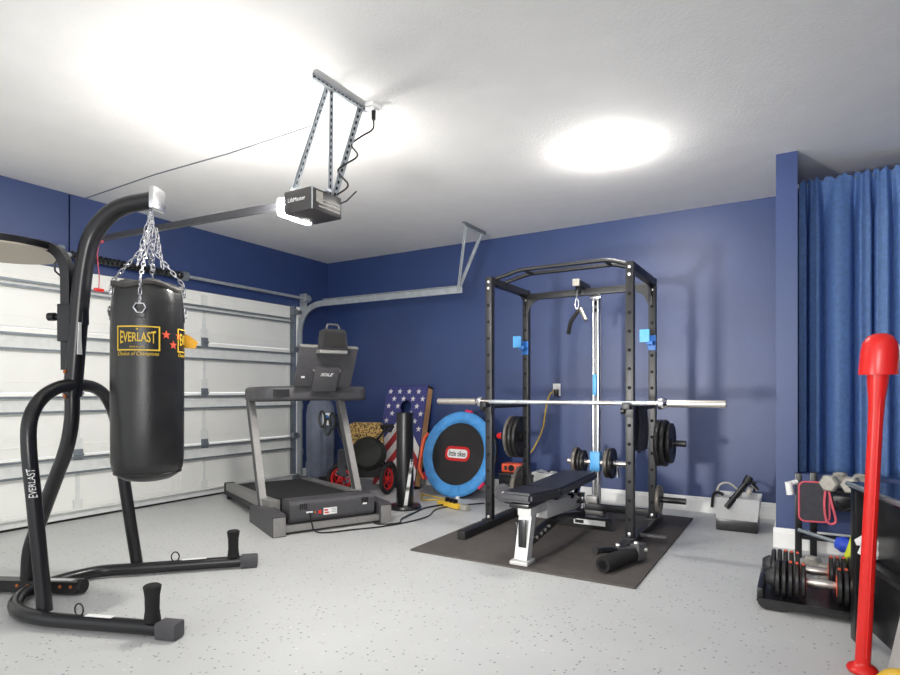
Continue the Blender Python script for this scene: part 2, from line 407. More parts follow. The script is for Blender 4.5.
def perf(a, b, w, nrm, n, offs=.006):
    """perforated angle strap with dark punched slots"""
    a, b, nr = V(a), V(b), V(nrm).normalized(); d = (b-a); s = d.cross(nr).normalized()
    bm = BM(); beam(bm, a, b, w, .003, up=nr); beam(bm, a+s*w/2+nr*w*.3, b+s*w/2+nr*w*.3, .003, w*.6, up=nr)
    h = BM()
    for k in range(n):
        c = a+d*((k+.5)/n); beam(h, c-d.normalized()*.009, c+d.normalized()*.009, w*.3, .0046, up=nr)
    return bm, h
for nm, a, b, w, nr, n in (('ceiling_angle', (-2.16, 2.215, 2.722), (-2.16, 2.645, 2.722), .034, (1, -.1, 0), 14), ('hanger_strap', (-2.17, 2.34, 2.715), (-2.44, 2.36, 2.21), .024, (.3, -1, 0), 16),
                       ('hanger_strap', (-2.16, 2.36, 2.715), (-2.27, 2.47, 2.19), .024, (.8, -.6, 0), 16), ('hanger_strap', (-2.16, 2.6, 2.715), (-2.27, 2.5, 2.19), .036, (.8, -.5, 0), 15)):
    g, hh = perf(a, b, w, nr, n); p = obj(nm, g, 'galv', t, smooth=False); obj('punched_slot_row', hh, 'hole', p, smooth=False)
bm = BM(); tube(bm, spline([(-2.1, 2.645, 2.66), (-2.11, 2.65, 2.6), (-2.17, 2.62, 2.56), (-2.2, 2.57, 2.5), (-2.15, 2.56, 2.42), (-2.24, 2.5, 2.34), (-2.2, 2.54, 2.26), (-2.25, 2.5, 2.2)], 6), .0055, 6); cyl(bm, (-2.1, 2.645, 2.65), (-2.1, 2.645, 2.7), .013, 10)
obj('power_cord', bm, 'black', t)
bm = BM(); tube(bm, spline([(-4.95, 2.63, 2.34), (-4.97, 2.62, 2.22), (-4.94, 2.61, 2.12), (-4.96, 2.63, 2.02), (-4.95, 2.62, 1.93)], 5), .004, 6); box(bm, (-4.95, 2.63, 2.33), (.05, .04, .04), bev=.008)
rc = obj('release_cord', bm, 'pipe', t, label='pinkish red release cord')
obj('release_handle', box(BM(), (-4.95, 2.62, 1.92), (.03, .08, .03), bev=.012), 'red', rc)
t = thing('ceiling_outlet', 'white ceiling outlet box beside the opener hanger angle', 'outlet', (-2.1, 2.645, H))
obj('outlet_box', box(BM(), (-2.1, 2.645, 2.727), (.06, .09, .026), bev=.008), 'white', t); obj('socket_face', box(BM(), (-2.1, 2.645, 2.713), (.04, .06, .004), bev=.001), 'paper', t)
one('ceiling_wire', tube(BM(), [(XL, 2.66, H-.004), (-4.2, 2.64, H-.004), (-3.4, 2.67, H-.004), (-2.6, 2.655, H-.004)], .0045, 6), 'galvd', 'thin grey wire stapled along the ceiling towards the garage door', 'wire', (-3.9, 2.66, H))

# ceiling lamp
t = thing('ceiling_light', 'small round ceiling light glowing bright above the power rack', 'ceiling light', (-1.12, 3.97, H))
obj('base_plate', lathe(BM(), [(.065, H), (.065, H-.012), (.045, H-.018)], Matrix.Translation((-1.12, 3.97, 0))), 'white', t)
obj('diffuser', lathe(BM(), [(.03, H-.016), (.03, H-.022), (.052, H-.03), (.064, H-.048), (.058, H-.066), (.036, H-.08), (0, H-.086)], Matrix.Translation((-1.12, 3.97, 0))), 'dome', t)

# ------------------------------------------------------------------ heavy bag stand
A = V((.891, .453, 0)); SD = V((-.453, .891, 0)); C0 = V((-3.21, 1.69, 0))
def S(tt, z, s=0.): return C0+A*tt+SD*s+V((0, 0, z))
t = thing('heavy_bag_stand', 'black tubular punching bag stand with a curved top arm and splayed feet', 'bag stand', (-3.25, 1.65, 0))
uf = [(-2.37, 1.556, .04), (-2.957, 1.335, .04), (-3.136, 1.31, .04), (-3.3, 1.35, .04), (-3.44, 1.46, .04), (-3.505, 1.647, .04), (-3.479, 1.848, .04), (-3.345, 1.99, .04), (-2.91, 2.44, .04)]
cur = [V(uf[0])]+spline(uf[1:8], 6)+[V(uf[8])]
obj('base_tube', tube(BM(), cur, .033, 14), 'black', t)
arch = spline([(-3.04, 1.364, .05), (-3.071, 1.357, .289), (-3.099, 1.344, .572), (-3.123, 1.333, .808), (-3.148, 1.348, .948), (-3.193, 1.411, 1.043), (-3.258, 1.517, 1.102), (-3.323, 1.636, 1.119), (-3.398, 1.778, 1.104), (-3.44, 1.873, 1.035), (-3.456, 1.933, .886), (-3.435, 1.955, .62), (-3.413, 1.987, .319), (-3.391, 2.017, .05)], 5)
ar = obj('support_arch', tube(BM(), arch, .033, 16), 'black', t)
post = spline([S(*p) for p in ((-.389, .06), (-.377, .23), (-.32, .394), (-.236, .61), (-.174, .771), (-.142, .93), (-.138, 1.119))], 6)
obj('rear_leg', tube(BM(), post, .036, 16), 'black', t)
mast = spline([S(*p) for p in ((-.138, 1.06), (-.112, 1.36), (-.094, 1.574), (-.07, 1.761), (-.03, 1.91), (.055, 2.015), (.156, 2.071), (.32, 2.1))], 8)
obj('mast', tube(BM(), mast, .045, 18), 'black', t)
obj('arm_end_cap', box(BM(), S(.335, 2.1), (.03, .115, .115), Matrix((A, SD, V((0, 0, 1)))).transposed(), bev=.008), 'chrome', t)
tail = beam(BM(), S(-.09, .045), S(-.95, .045), .07, .06)
tl = obj('tail_bar', tail, 'black', t)
obj('end_cap', lathe(BM(), [(.0, -.012), (.036, -.012), (.036, .02), (0, .02)], AX(S(-.09, .045), A)), 'rubber', t)
for tt in (-.12, -.18, -.42, -.36): obj('bolt', lathe(BM(), [(.009, 0), (.009, .006), (0, .009)], AX(S(tt, .05, -.034), -SD), 10), 'brass', t)
for z in (1.19, 1.06): obj('bolt', lathe(BM(), [(.011, 0), (.011, .008), (0, .011)], AX(S(-.12, z, -.04)-A*.025, -SD-A*.4), 10), 'brass', t)
obj('label_strip', beam(BM(), S(-.13, .0765), S(-.3, .0765), .03, .001), 'whitep', t)
def foot(a, b, peg, name='weight_peg'):
    a, b = V(a), V(b); d = (b-a).normalized()
    bm = BM(); beam(bm, b-d*.05, b+d*.05, .075, .072, bev=.01); obj('foot_cap', bm, 'tmgrey', t)
    p = V(peg); obj(name, lathe(BM(), [(0, .07), (.036, .07), (.03, .12), (.031, .18), (.038, .225), (.03, .232), (0, .232)], Matrix.Translation((p.x, p.y, 0)), 18), 'foam', t)
foot(uf[1], uf[0], (-2.45, 1.526, 0)); foot(uf[7], uf[8], (-2.975, 2.375, 0))
p = S(-.62, 0); obj('weight_peg', lathe(BM(), [(0, .07), (.036, .07), (.03, .12), (.031, .2), (.038, .255), (0, .26)], Matrix.Translation((p.x, p.y, 0)), 18), 'foam', t)
for a, b, k in ((uf[1], uf[0], .27), (uf[7], uf[8], .33)):
    a, b = V(a), V(b); d = (b-a); bm = BM(); c = a+d*k
    tube(bm, [c+V((0, 0, .045))+d.normalized()*(.022*math.cos(q))+V((0, 0, .01+.028*math.sin(q))) for q in [2*PI*i/14 for i in range(14)]], .004, 6, closed=True)
    obj('tether_ring', bm, 'black', t)
    bm = BM(); beam(bm, a+d*(k+.06)+V((0, 0, .034)), a+d*(k+.28)+V((0, 0, .034)), .03, .001); obj('warning_label', bm, 'paper', t)
# lettering on the near upright, running up the tube
vd = V((.86, -.42, .0)).normalized(); rt = V((0, 0, 1)).cross(vd)*1
o_ = V((-3.107, 1.34, .655))+vd*.0345
obj('brand_lettering', text_bm('EVERLAST', .135, .034, .001, fn=lambda c: V((c.x, c.y*(1+.5*(c.x/.08)**2)*.8, c.z-(c.y**2)*10)), Mx=axes(o_, (0, 0, -1), -rt*-1, vd) if False else axes(o_, (-.1, -.047, .99), -rt, vd)), 'whitep', ar)
bm = BM(); beam(bm, S(-.112, 1.28, -.02)+A*.035, S(-.105, 1.45, -.02)+A*.035, .004, .05, up=SD); obj('mast_label', bm, 'paper', t)
obj('mast_sleeve', box(BM(), S(-.085, 1.52), (.05, .05, .16), Matrix((A, SD, V((0, 0, 1)))).transposed(), bev=.006), 'black', t)
# speed bag platform on the stand
sp_ = fillet([S(-.16, 1.2), S(-.165, 1.86), S(-.62, 1.9)], .17, 8)
pl = obj('platform_arm', rtube(BM(), sp_, .05, .05, up=SD), 'black', t)
obj('arm_clamp', box(BM(), S(-.16, 1.45, -.0), (.075, .075, .2), Matrix((A, SD, V((0, 0, 1)))).transposed(), bev=.006), 'black', t)
bm = BM(); cyl(bm, S(-.19, 1.485), S(-.24, 1.485), .01, 10); cyl(bm, S(-.235, 1.485), S(-.27, 1.485), .022, 14); obj('clamp_knob', bm, 'black', t)
pb = obj('speed_bag_platform', lathe(BM(), [(0, 1.835), (.3, 1.835), (.305, 1.84), (.305, 1.87), (0, 1.87)], Matrix.Translation(S(-.56, 0)), 40), mat('platform_board', srgb(196, 186, 170), .6, noise=.04), t)
bm = BM(); lathe(bm, [(.306, 1.842), (.312, 1.85), (.312, 1.876), (.3, 1.88), (0, 1.88)], Matrix.Translation(S(-.56, 0)), 40); obj('platform_rim', bm, 'black', pb)
obj('swivel_loop', tube(BM(), [S(-.21, 1.8), S(-.24, 1.77), S(-.235, 1.73), S(-.2, 1.7), S(-.17, 1.71)], .005, 6), 'black', t)

# ------------------------------------------------------------------ heavy bag
BC = V((-2.958, 1.818, 0)); BR = .175
t = thing('heavy_bag', 'black leather punching bag hanging on chains from the stand arm', 'punching bag', (BC.x, BC.y, .635))
prof = [(0, .612), (.06, .614), (.11, .624), (.145, .645), (.166, .675), (.174, .72), (.175, .9), (.176, 1.2), (.177, 1.4), (.174, 1.54)]
bm = BM(); lathe(bm, prof+[(.168, 1.6), (.158, 1.632), (.14, 1.648), (.1, 1.66), (0, 1.664)], Matrix.Translation(BC), 64)
for v in bm.verts:                         # soft creases running down from the four chain straps
    r = v.co-BC; a = math.atan2(r.y, r.x); z = v.co.z
    if z > 1.3 and r.xy.length > .05:
        k = min(1, (z-1.3)/.3); w = math.cos(4*(a+.62-.2)); f = 1-.05*k*max(0, w)**2+.012*k*math.sin(11*a)
        v.co.x = BC.x+r.x*f; v.co.y = BC.y+r.y*f
        v.co.z += .012*k*w if z > 1.58 else 0
body = obj('body', bm, 'leather', t)
obj('bottom_seam', tube(BM(), [BC+V((.158*math.cos(a), .158*math.sin(a), .66)) for a in [2*PI*i/48 for i in range(48)]], .006, 6, closed=True), 'leather', body)
bm = BM(); tube(bm, [BC+V((.158*math.cos(a), .158*math.sin(a), 1.632+.012*math.cos(4*(a+.42)))) for a in [2*PI*i/64 for i in range(64)]], .014, 8, closed=True)
obj('top_rim', bm, 'canvasd', t)
def chain(a, b, n, r=.0032, lw=.013, ll=.021):
    a, b = V(a), V(b); d = (b-a).normalized(); s = d.cross(V((0, 0, 1)) if abs(d.z) < .98 else V((1, 0, 0))).normalized(); q = d.cross(s); bm = BM()
    for k in range(n):
        c = a+(b-a)*((k+.5)/n); u = s if k % 2 else q
        pts = []
        for i in range(12):
            an = 2*PI*i/12; cx, cy = math.cos(an)*lw*.62, math.sin(an)
            pts.append(c+u*cx+d*(math.copysign(abs(cy)**.7, cy)*ll))
        tube(bm, pts, r, 6, closed=True)
    return bm
top = S(.30, 2.04)
facing = math.atan2(-.524, .852)
for k, ph in enumerate((-.2, 1.37, 2.94, 4.51)):
    a = facing+ph; e = BC+V((.178*math.cos(a), .178*math.sin(a), 1.52 if k == 0 else 1.6))
    mid = BC+V((.04*math.cos(a), .04*math.sin(a), 1.82))
    rim = BC+V((.172*math.cos(a), .172*math.sin(a), 1.655))
    bm = chain(top, mid, 6); b2 = chain(mid, rim, 7)
    me = bpy.data.meshes.new('x'); b2.to_mesh(me); bm.from_mesh(me); b2.free()
    b3 = chain(rim, e, 3); b3.to_mesh(me) if False else None
    me3 = bpy.data.meshes.new('y'); b3.to_mesh(me3); bm.from_mesh(me3); b3.free()
    obj('chain', bm, 'chrome', t)
    o_ = V((math.cos(a), math.sin(a), 0)); s_ = V((-math.sin(a), math.cos(a), 0)); c_ = BC+o_*.181+V((0, 0, 1.5))
    bm = BM(); tube(bm, [c_+s_*x+V((0, 0, z)) for x, z in ((-.028, .005), (-.018, .025), (.018, .025), (.028, .005), (.012, -.02), (-.012, -.02))], .005, 8, closed=True)
    obj('d_ring', bm, 'chrome', t)
    obj('strap_tab', box(BM(), c_-o_*.007+V((0, 0, -.02)), (.008, .045, .05), Matrix((o_, s_, V((0, 0, 1)))).transposed(), bev=.003), 'leather', t)
bm = chain(S(.30, 2.05), S(.3, 1.93), 4, .004, .018, .024); obj('swivel_chain', bm, 'chrome', t)
for (dx, dy) in ((.02, .015), (-.015, .02), (.01, -.025)):
    obj('slack_chain', chain(S(.3+dx, 1.95)+SD*dy, BC+V((dx*3, dy*3, 1.74)), 8), 'chrome', t)
def wrapM(fn0, phi, z, off=.003):
    def f(c):
        a = facing+phi+c.x/BR; r = BR+off+c.z
        return BC+V((r*math.cos(a), r*math.sin(a), z+c.y))
    return f
def wrapbm(bm, phi, z, off=.003):
    f = wrapM(None, phi, z, off)
    for v in bm.verts: v.co = f(v.co)
    return bm
def frame_bm(w, h, th):
    bm = BM()
    for x, y, a, b in ((0, h/2, w, th), (0, -h/2, w, th), (-w/2, 0, th, h+th), (w/2, 0, th, h+th)):
        n = max(1, int(a/.01))
        for i in range(n):
            x0 = x-a/2+a*i/n; x1 = x-a/2+a*(i+1)/n
            vs = [bm.verts.new((xx, yy, zz)) for zz in (0, .001) for xx, yy in ((x0, y-b/2), (x1, y-b/2), (x1, y+b/2), (x0, y+b/2))]
            bm.faces.new(vs[4:])
            for j in range(4): bm.faces.new((vs[j], vs[(j+1) % 4], vs[4+(j+1) % 4], vs[4+j]))
    return bm
for phi in (-.275, 1.48):
    lw = .2
    lf = obj('logo_frame', wrapbm(frame_bm(lw, .118, .007), phi, 1.352), 'yellow', body)
    obj('brand_lettering', wrapbm(text_bm('EVERLAST', lw*.84, .062, .0012, fn=lambda c: V((c.x, c.y*(.72+.42*(c.x/.09)**2), c.z)), bold=.012), phi, 1.358), 'yellow', body)
    obj('small_lettering', wrapbm(text_bm('MADE IN U.S.A.', .07, .008, .001), phi, 1.309), 'yellow', body)
    obj('motto_lettering', wrapbm(text_bm('Choice of Champions', lw*.98, .026, .001, shear=.25), phi, 1.272), 'yellow', body)
    obj('crown_mark', wrapbm(prism(BM(), star(.007), .001), phi, 1.398), 'yellow', body)
for ph, z in ((.49, 1.375), (.72, 1.325), (.93, 1.375)):
    bm = BM(); prism(bm, star(.024, .42), .001); obj('star', wrapbm(bm, ph, z), 'redorg', body)
a_ = facing+1.45; tb = BC+V((.176*math.cos(a_), .176*math.sin(a_), 1.35)); rd = V((.8576, .5143, 0))
bm = BM(); prism(bm, [(0, .045), (.03, .035), (.075, .0), (.06, -.035), (0, -.03)], .002, axes(tb, rd, (0, 0, 1), rd.cross(V((0, 0, 1))))); obj('tag', bm, 'gold', body)

# ------------------------------------------------------------------ treadmill (local frame: x across, y from motor end to rear)
TR = math.radians(64.1)
t = thing('treadmill', 'grey folding treadmill with its motor end facing the room', 'treadmill', (-3.112, 3.442, 0), TR)
def tm(name, bm, m, par=None, **k): return obj(name, bm, m, par or t, local=True, **k)
for s in (-1, 1):
    bm = BM()
    poly = [(0, .0), (.0, .15), (.03, .165), (.3, .17), (.62, .14), (.66, .1), (.66, .0)]
    prism(bm, [(x, y) for x, y in poly], .1, axes((s*.44-.05, 0, 0), (0, 1, 0), (0, 0, 1), (1, 0, 0)))
    ft = tm('base_foot', bm, 'tmgrey', smooth=False)
    tm('foot_cap', box(BM(), (s*.44, -.006, .075), (.092, .012, .14), bev=.005), 'tmsilver', ft)
    bm = BM(); prism(bm, [(.3, .13), (1.84, .085), (1.84, .155), (.5, .205), (.3, .22)], .085, axes((s*.385-.0425, 0, 0), (0, 1, 0), (0, 0, 1), (1, 0, 0)))
    r_ = tm('side_rail', bm, 'tmsilver', smooth=False)
    bm = BM(); prism(bm, [(.3, .085), (1.84, .045), (1.84, .088), (.3, .135)], .09, axes((s*.385-.045, 0, 0), (0, 1, 0), (0, 0, 1), (1, 0, 0))); tm('rail_skirt', bm, 'tmdark', r_, smooth=False)
    bm = BM(); box(bm, (s*.385, 1.86, .1), (.1, .06, .12), bev=.012); tm('rear_end_cap', bm, 'tmdark'); 
    tm('rear_foot', lathe(BM(), [(.03, 0), (.035, .03), (.02, .05)], Matrix.Translation((s*.385, 1.82, 0)), 14), 'rubber')
    u = tm('upright', rtube(BM(), [(s*.425+.014, .545, .12), (s*.42+.018, .985, 1.03)], .055, .085, up=(0, 1, 0)), 'tmsilver', smooth=False)
    bm = BM(); beam(bm, (s*.425-.029+.014, .54, .14), (s*.42-.029+.018, .98, 1.0), .004, .06, up=(0, 1, 0)); tm('upright_inlay', bm, 'tmgrey', u, smooth=False)
tm('front_crossbar', box(BM(), (0, .05, .045), (.8, .05, .05), bev=.006), 'tmsilver')
bm = BM(); prism(bm, [(.2, .1), (1.82, .075), (1.82, .13), (1.8, .145), (.55, .19), (.3, .235), (.2, .24)], .66, axes((-.33, 0, 0), (0, 1, 0), (0, 0, 1), (1, 0, 0))); tm('running_belt', bm, 'belt', smooth=True, ang=50)
bm = BM(); prism(bm, rrect(.2, .17, .045), .7, axes((-.35, .13, .165), (0, 1, 0), (0, 0, 1), (1, 0, 0))); mc = tm('motor_cover', bm, 'tmgrey', ang=50)
tm('lower_cover', box(BM(), (0, .12, .1), (.72, .14, .06), bev=.012), 'tmdark', mc)
tm('spec_label', box(BM(), (-.03, .029, .148), (.11, .003, .052)), 'paper', mc, smooth=False)
bm = BM(); box(bm, (-.065, .0272, .158), (.03, .002, .012)); box(bm, (-.06, .0272, .138), (.035, .002, .01)); tm('label_print', bm, 'redd', mc, smooth=False)
bm = BM()
for z in (.164, .152, .14): box(bm, (0, .0272, z), (.04, .002, .003))
tm('label_text_lines', bm, 'tmgrey', mc, smooth=False)
tm('power_switch', box(BM(), (-.115, .028, .148), (.024, .006, .026), bev=.002), 'red', mc)
tm('reset_button', cyl(BM(), (-.155, .032, .15), (-.155, .022, .15), .006, 10), 'orange', mc)
tm('inlet_socket', box(BM(), (-.2, .028, .155), (.05, .008, .012), bev=.002), 'paper', mc)
tm('cover_badge', box(BM(), (.265, .028, .175), (.035, .004, .012)), 'paper', mc)
bm = BM()
for sx in (-.27, .24):
    for i in range(4):
        for j in range(4): box(bm, (sx+i*.016, .028, .185+j*.012), (.01, .005, .007))
tm('vent_slots', bm, 'hole', mc, smooth=False)
tm('power_cord', tube(BM(), spline([(-.2, .02, .15), (-.205, -.03, .11), (-.19, -.06, .03), (-.1, -.08, .008), (.1, -.1, .007), (.35, -.13, .007), (.6, -.1, .007), (.85, 0, .007), (1.05, .2, .007), (1.3, .25, .007), (1.6, .2, .007)], 6), .006, 6), 'black')
hp = fillet([(-.4, 1.02, 1.055), (-.41, .6, 1.06), (.03, .47, 1.07), (.52, .55, 1.065), (.45, 1.02, 1.055)], .13, 8)
hbm = BM(); tube(hbm, hp, 1., prof=[(x*1.0, y*1.0) for x, y in rrect(.075, .128, .032, 3)], up=(0, 0, 1)); hd = tm('handlebar', hbm, 'tmgrey')
bm = BM(); prism(bm, [(-.3, .5), (.4, .5), (.45, .58), (.34, .7), (-.26, .7), (-.36, .58)], .06, Matrix.Translation((0, 0, 1.04))); tm('console_tray', bm, 'tmdark', hd, smooth=False)
q0, q1 = V((.05, .42, 1.11)), V((.05, .235, 1.47)); up_ = (q1-q0).normalized(); nb = V((-1, 0, 0)).cross(up_)*-1
Rm = Matrix((V((1, 0, 0)), nb, up_)).transposed(); 
if (Rm.determinant() < 0): Rm = Matrix((V((1, 0, 0)), -nb, up_)).transposed(); nb = -nb
mid_ = (q0+q1)/2
toward = V((0, -1, .3)).normalized(); fs = 1 if nb.dot(toward) > 0 else -1
dp = tm('display', box(BM(), mid_, (.5, .035, .36), Rm, bev=.012), 'tmgrey')
tm('display_top_edge', box(BM(), mid_+up_*.181, (.5, .038, .012), Rm, bev=.003), 'tmsilver', dp)
tm('rear_ledge', box(BM(), mid_+up_*-.02+nb*fs*.03, (.24, .03, .006), Rm), 'tmsilver', dp)
tm('display_neck', box(BM(), mid_+up_*-.1+nb*fs*.03, (.215, .04, .22), Rm, bev=.01), 'tmgrey', dp)
tm('brand_lettering', text_bm('SOLE', .11, .028, .002, shear=.3, bold=.01, Mx=axes(mid_+up_*-.05+nb*fs*.0505, V((1, 0, 0)), up_, nb*fs)), 'whitep', dp)
tm('badge', box(BM(), mid_+up_*-.09+V((-.19, 0, 0))+nb*fs*.018, (.03, .004, .016), Rm), 'whitep', dp)
sh = obj('holder_shelf', box(BM(), (.045, .185, 1.405), (.235, .1, .03), bev=.006), 'tmsilver', dp, local=True)
# small black speaker case standing on top of the display
p_ = MW[t] @ V((.045, .165, 1.4205))
t2 = thing('portable_speaker', 'black box-shaped portable speaker with a top handle on the treadmill display', 'speaker', p_, TR)
def sp2(n, bm, m, par=None): return obj(n, bm, m, par or t2, local=True)
bm = BM(); prism(bm, [(-.115, 0), (.115, 0), (.1, .15), (.08, .165), (-.08, .165), (-.1, .15)], .075, axes((0, .035, 0), (1, 0, 0), (0, 0, 1), (0, -1, 0))); cb = sp2('case', bm, 'tmdark')
bm = BM(); prism(bm, [(-.09, .02), (.09, .02), (.083, .14), (-.083, .14)], .006, axes((0, -.04, 0), (1, 0, 0), (0, 0, 1), (0, -1, 0))); sp2('grille', bm, 'foam', cb)
sp2('handle', tube(BM(), fillet([(-.055, 0, .155), (-.05, 0, .205), (.05, 0, .205), (.055, 0, .155)], .025), .009, 8), 'tmgrey')

# ------------------------------------------------------------------ clutter by the back wall
t = thing('canvas_bag', 'tall slate blue canvas bag standing in the corner behind the treadmill', 'bag', (-4.67, 5.03, 0))
bm = BM(); lathe(bm, [(0, 0.01), (.14, .01), (.158, .05), (.155, .25), (.16, .5), (.165, .8), (.15, .92), (.11, .98), (0, 1.0)], Matrix.Translation((-4.67, 5.03, 0)), 40)
for v in bm.verts:
    r = v.co-V((-4.67, 5.03, 0)); a = math.atan2(r.y, r.x); f = 1+.05*math.sin(5*a+v.co.z*2)+.03*math.sin(11*a)
    v.co.x = -4.74+r.x*f; v.co.y = 5.0+r.y*f
obj('bag_body', bm, 'bagcloth', t)
bm = BM(); lathe(bm, [(.168, .005), (.172, .06), (.168, .12)], Matrix.Translation((-4.67, 5.03, 0)), 36); obj('base_band', bm, 'rubber', t)
cn = V((.72, -.69, 0)); sn = V((.69, .72, 0))
lb = V((-4.67, 5.03, .77))+cn*.174-sn*.02
pt = obj('patch', box(BM(), lb, (.085, .006, .14), Matrix((sn, cn, V((0, 0, 1)))).transposed(), bev=.002), 'paper', t)
obj('emblem', lathe(BM(), [(.028, 0), (.028, .003), (0, .003)], AX(lb+cn*.003+V((0, 0, .02)), cn), 16), 'mblue', pt)
# folded stroller with red wheels
t = thing('folding_stroller', 'folded black stroller with red wheels parked behind the treadmill', 'stroller', (-4.02, 4.98, 0))
u_ = V((.86, .51, 0)); n_ = V((.51, -.86, 0)); O_ = V((-4.0, 4.87, 0))
def SP(a, z, b=0.): return O_+u_*a+n_*b+V((0, 0, z))
def wheel(c, r, nm, yaw=0.):
    u_, n_ = Matrix.Rotation(yaw, 3, 'Z') @ V((.86, .51, 0)), Matrix.Rotation(yaw, 3, 'Z') @ V((.51, -.86, 0))
    rim = BM(); ring = lambda rr: [c+u_*(rr*math.cos(q))+V((0, 0, rr*math.sin(q))) for q in [2*PI*i/28 for i in range(28)]]
    w = obj(nm, tube(BM(), ring(r), .022, 10, closed=True), 'rubber', t)
    tube(rim, ring(r-.033), .013, 8, closed=True)
    for k in range(5): q = 2*PI*k/5; tube(rim, [c, c+u_*((r-.04)*math.cos(q))+V((0, 0, (r-.04)*math.sin(q)))], .006, 6)
    cyl(rim, c-n_*.02, c+n_*.025, .03, 12); obj('rim', rim, 'redd', w); return w
for a, b in ((-.22, .12), (.27, .12), (-.24, -.12), (.26, -.12)): wheel(SP(a, .162, b), .14, 'wheel', -.2 if a < 0 else 1.2)
bm = BM()
for b in (.09, -.09):
    tube(bm, fillet([SP(.27, .16, b), SP(.2, .34, b), SP(-.18, .5, b), SP(-.3, .82, b)], .06), .014, 8)
    tube(bm, [SP(-.22, .16, b), SP(.1, .5, b), SP(.27, .72, b)], .013, 8)
tube(bm, [SP(-.3, .82, .09), SP(-.3, .82, -.09)], .014, 8); tube(bm, [SP(.27, .16, .15), SP(.27, .16, -.13)], .011, 8); tube(bm, [SP(-.22, .16, .15), SP(-.22, .16, -.13)], .011, 8)
obj('frame', bm, 'black', t)
bm = BM(); lathe(bm, [(0, -.15), (.12, -.14), (.185, -.06), (.19, .03), (.14, .11), (0, .14)], AX(SP(.06, .42, .04), n_+V((0, 0, .15))), 24); obj('canopy', bm, mat('canopy_fabric', srgb(44, 46, 42), .85, noise=.15, bump=.2), t)
bm = BM(); box(bm, SP(.03, .24, .0), (.36, .2, .15), Matrix((u_, -n_, V((0, 0, 1)))).transposed(), bev=.05); obj('basket', bm, 'net', t)
bm = BM(); tube(bm, [SP(.19, .715, .09), SP(.33, .72, .1)], .018, 10); tube(bm, [SP(.33, .72, .1), SP(.3, .66, .1), SP(.2, .69, .05)], .014, 8); obj('grip', bm, 'foam', t)
bm = BM(); box(bm, SP(-.2, .33, .1), (.12, .1, .3), Matrix((u_, -n_, V((0, 0, 1)))).transposed(), bev=.04); obj('footrest', bm, 'grycloth', t)
for a, z in ((-.31, .8), (-.36, .74), (-.42, .82)):
    bm = BM(); tube(bm, [SP(a+.03*math.cos(q), z+.085*math.sin(q)-.03, .12) for q in [2*PI*i/18 for i in range(18)]], .013, 8, closed=True); obj('hanging_strap', bm, 'black', t)
bm = BM(); prism(bm, rrect(.36, .36, .05), .12, axes(SP(.03, .57, .06), u_, (0, 0, 1), -n_))
one('leopard_pouch', bm, 'leopard', 'leopard print pouch sitting on top of the black stroller', 'pouch', SP(-.01, .43, .0))
# cornhole board
lean = math.atan2(.3, 1.2); ub = V((0, math.sin(lean), math.cos(lean))); nbv = V((0, -math.cos(lean), math.sin(lean)))
cb0 = V((-3.9, 5.27, .02))
t = thing('cornhole_board', 'cornhole board painted with stars and stripes leaning on the back wall', 'cornhole board', cb0)
Mx = axes(cb0, (1, 0, 0), ub, nbv)       # local x across, y up the board, z out
W_, L_ = .57, 1.16
outer = [(-W_/2, 0), (W_/2, 0), (W_/2, L_), (-W_/2, L_)]; hc = (0.02, L_-.25)
bm = BM(); N = 32; hole = [(hc[0]+.075*math.cos(2*PI*i/N), hc[1]+.075*math.sin(2*PI*i/N)) for i in range(N)]
sq = []
for i in range(N):
    a = 2*PI*i/N; dx, dy = math.cos(a), math.sin(a); k = 1/max(abs(dx), abs(dy)); sq.append((hc[0]+.11*dx*k, hc[1]+.11*dy*k))
for z in (0, .014):
    Hv = [bm.verts.new((*p, z)) for p in hole]; Sv = [bm.verts.new((*p, z)) for p in sq]
    for i in range(N): bm.faces.new((Hv[i], Hv[(i+1) % N], Sv[(i+1) % N], Sv[i]))
    if z == 0: H0 = Hv
    else:
        for i in range(N): bm.faces.new((H0[i], H0[(i+1) % N], Hv[(i+1) % N], Hv[i]))
def rb(bm, x0, x1, y0, y1): box(bm, ((x0+x1)/2, (y0+y1)/2, .007), (x1-x0, y1-y0, .014))
hx, hy_ = hc; rb(bm, -W_/2, hx-.11, 0, L_); rb(bm, hx+.11, W_/2, 0, L_); rb(bm, hx-.11, hx+.11, 0, hy_-.11); rb(bm, hx-.11, hx+.11, hy_+.11, L_)
bm.transform(Mx); pb_ = obj('deck', bm, 'flagblue', t, smooth=False)
bm = BM(); th = .022
for x in (-W_/2+th/2, W_/2-th/2): box(bm, (x, L_/2, -.05), (th, L_, .1))
for y in (th/2, L_-th/2): box(bm, (0, y, -.05), (W_, th, .1))
bm.transform(Mx); obj('box_frame', bm, 'wood', t, smooth=False)
for x in (-W_/2+.05, W_/2-.05):
    bm = BM(); box(bm, (x, L_-.32, -.055), (.03, .6, .06)); bm.transform(Mx); obj('folding_leg', bm, 'wood', t, smooth=False)
